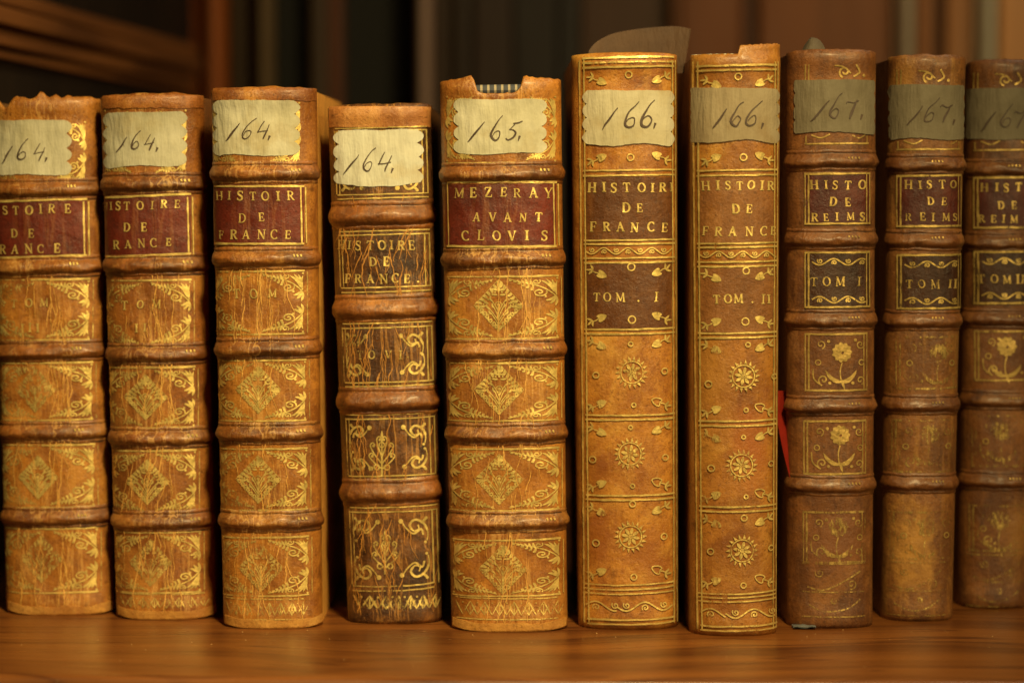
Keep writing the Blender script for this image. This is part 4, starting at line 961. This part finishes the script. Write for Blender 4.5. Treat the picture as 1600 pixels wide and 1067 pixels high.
B10 = reims_book(dict(seed=10, spots=((.008, .03, .010, .02, (.34, .16, .035), .6),), TL=(1514, 100), TR=(1632, 100), BL=(1498, 945), BR=(1612, 944), base=(1556, 951), top=(1574, 94), cols=CB, wear=.42, X=(1524, 1624), cx=1566,
  label='brown calf volume III of Reims marked 167, cut off by the right edge',
  bands=[264, 378, 498, 625, 751], title=(278, 356), vol=(394, 474),
  lines=[([('H', 1539), ('I', 1557), ('S', 1571), ('T', 1590), ('O', 1609)], 293, 13), ([('D', 1563), ('E', 1583)], 320, 13), ([('R', 1535), ('E', 1552), ('I', 1567), ('M', 1583), ('S', 1603)], 342, 12)],
  volline=([('T', 1534), ('O', 1553), ('M', 1572), ('I', 1589), ('I', 1597), ('I', 1605)], 436, 13.5), flowers=[(518, 594, 1572, 541, 0, 0), (650, 728, 1566, 672, 1, -4), (790, 860, 1562, 812, 1, -8)], tail=(1512, 1602, 866, 908),
  paper=(1516, 1630, 138, 218), mark=([('1', 1549, .95), ('6', 1569, .95), ('7', 1591, .95), ('.', 1606, 1)], 184, 37)))

# ------------------------------------------------------------------ small loose things
top = cat([(920, 80), (932, 66), (958, 53), (995, 46), (1035, 42), (1062, 42), (1080, 46)], 4); Ys = B6.Y + .03  # a translucent reflection above the book, built as a solid brown slip
m = MB(); rows = []; c0 = on_depth(1000, 110, Ys)
for k in range(7):
    r = []
    for i, (x, y) in enumerate(top):
        u = i / (len(top) - 1); bx = 918 + u * 150
        q = on_depth(bx + (x - bx) * k / 6, 115 + (y - 115) * k / 6, Ys + .005 * math.sin(u * 2.6) + .002 * (k / 6) ** 2); r.append(tuple(q - c0))
    rows.append(r)
m.quadgrid(rows); m.quadgrid([[(p[0], p[1] + .0004, p[2]) for p in r] for r in rows]); m.quadgrid([rows[-1], [(p[0], p[1] + .0004, p[2]) for p in rows[-1]]])
o = m.build('reflection_slip', paper('brown_reflection_slip', (.085, .042, .018), (.055, .026, .011), 12), None, True); o.location = c0
prop(o, 'translucent reflection built as a thin brown slip at the head of volume I marked 166', 'paper slip')
def scrap(name, px, py, w, h, z, mat, label, Y=None, hz=.0012, seed=0):
    c = on_floor(px, py) if Y is None else on_depth(px, py, Y); m = MB(); rows = []
    for i in range(9):
        v = i / 8 - .5; r = []
        for j in range(11):
            u = j / 10 - .5; e = 1 + .15 * noise.noise(Vector((u * 4, v * 4, seed)))
            r.append((u * w * e, v * h * e, -.004 * (Y is not None) + (max(0, 1 - 4 * u * u) * max(0, 1 - 4 * v * v)) * .007 * (Y is not None) + .0004 + hz * (1 + noise.noise(Vector((u * 3.2, v * 3.2, seed + 3)))) * .5 + (.25 - u * u - v * v) * hz))
        rows.append(r)
    m.quadgrid(rows); m.quadgrid([[(p[0], p[1], p[2] - .0003) for p in r] for r in rows])
    o = m.build(name, mat, None, True); o.location = (c.x, c.y, z if Y is None else c.z); prop(o, label, 'paper scrap'); return o
M_blue = paper('blue_grey_paper', (.16, .17, .175), (.11, .115, .12), 15)
scrap('paper_scrap', 1256, 981, .009, .006, .0002, M_blue, 'blue grey paper scrap peeping out under the foot of Reims volume I', seed=1)
scrap('paper_tuft', 1272, 80, .011, .012, 0, paper('grey_tuft', (.12, .095, .065), (.08, .06, .04), 18), 'small grey tuft on the head of Reims volume I', Y=B8.Y + .010, hz=.0024, seed=7)
# red reflection streak built as a ribbon in the gap between the smooth volume II and Reims volume I
t = NT('red_reflection'); t.p.inputs['Roughness'].default_value = .9; t.p.inputs['Specular IOR Level'].default_value = .1
t.link(t.mix(t.noise(t.coords((0, 0, 0), (1, 1, .2)), 600, 3), (.11, .006, .003), (.20, .012, .005)), t.p.inputs['Base Color'])
m = MB(); rows = []
path = [(1221, 610, .016), (1225, 655, .0125), (1232, 695, .0095), (1239, 725, .0085), (1245, 748, .0070), (1249, 762, .0062)]
pp = [on_depth(x, y, B8.Y + d) for x, y, d in path]; c0 = pp[0].copy()
pc = cat([tuple(p - c0) for p in pp], 6)
for (x, y, z) in pc: rows.append([(x - .0028 + .0014 * k, y - .0004 * math.sin(k * math.pi / 4) - (.0012 - .0003 * k), z) for k in range(5)])
m.quadgrid(rows); m.quadgrid([[(p[0], p[1] + .0002, p[2]) for p in r] for r in rows])
o = m.build('ribbon', t.m, None, True); o.location = c0; prop(o, 'red reflection streak built as a ribbon in the gap left of Reims volume I', 'ribbon')

# dust and leather crumbs lying on the shelf
m = MB()
for _ in range(70):
    c = on_floor(rnd.uniform(-20, 1620), rnd.choice((rnd.uniform(985, 1050), rnd.uniform(985, 1010)))); r = rnd.uniform(.00012, .00038)
    b = len(m.v); m.v += [(c.x + r * math.cos(k * 2.1 + r * 9e4), c.y + r * math.sin(k * 2.1 + r * 9e4), .0003) for k in range(3)] + [(c.x, c.y, .0003 + r * 1.2)]
    m.f += [(b, b + 1, b + 2), (b, b + 1, b + 3), (b + 1, b + 2, b + 3), (b + 2, b, b + 3)]
prop(m.build('dust', plain('crumb', (.42, .24, .09), .9)), 'fine dust and leather crumbs scattered on the polished shelf', 'dust', None, 'stuff')
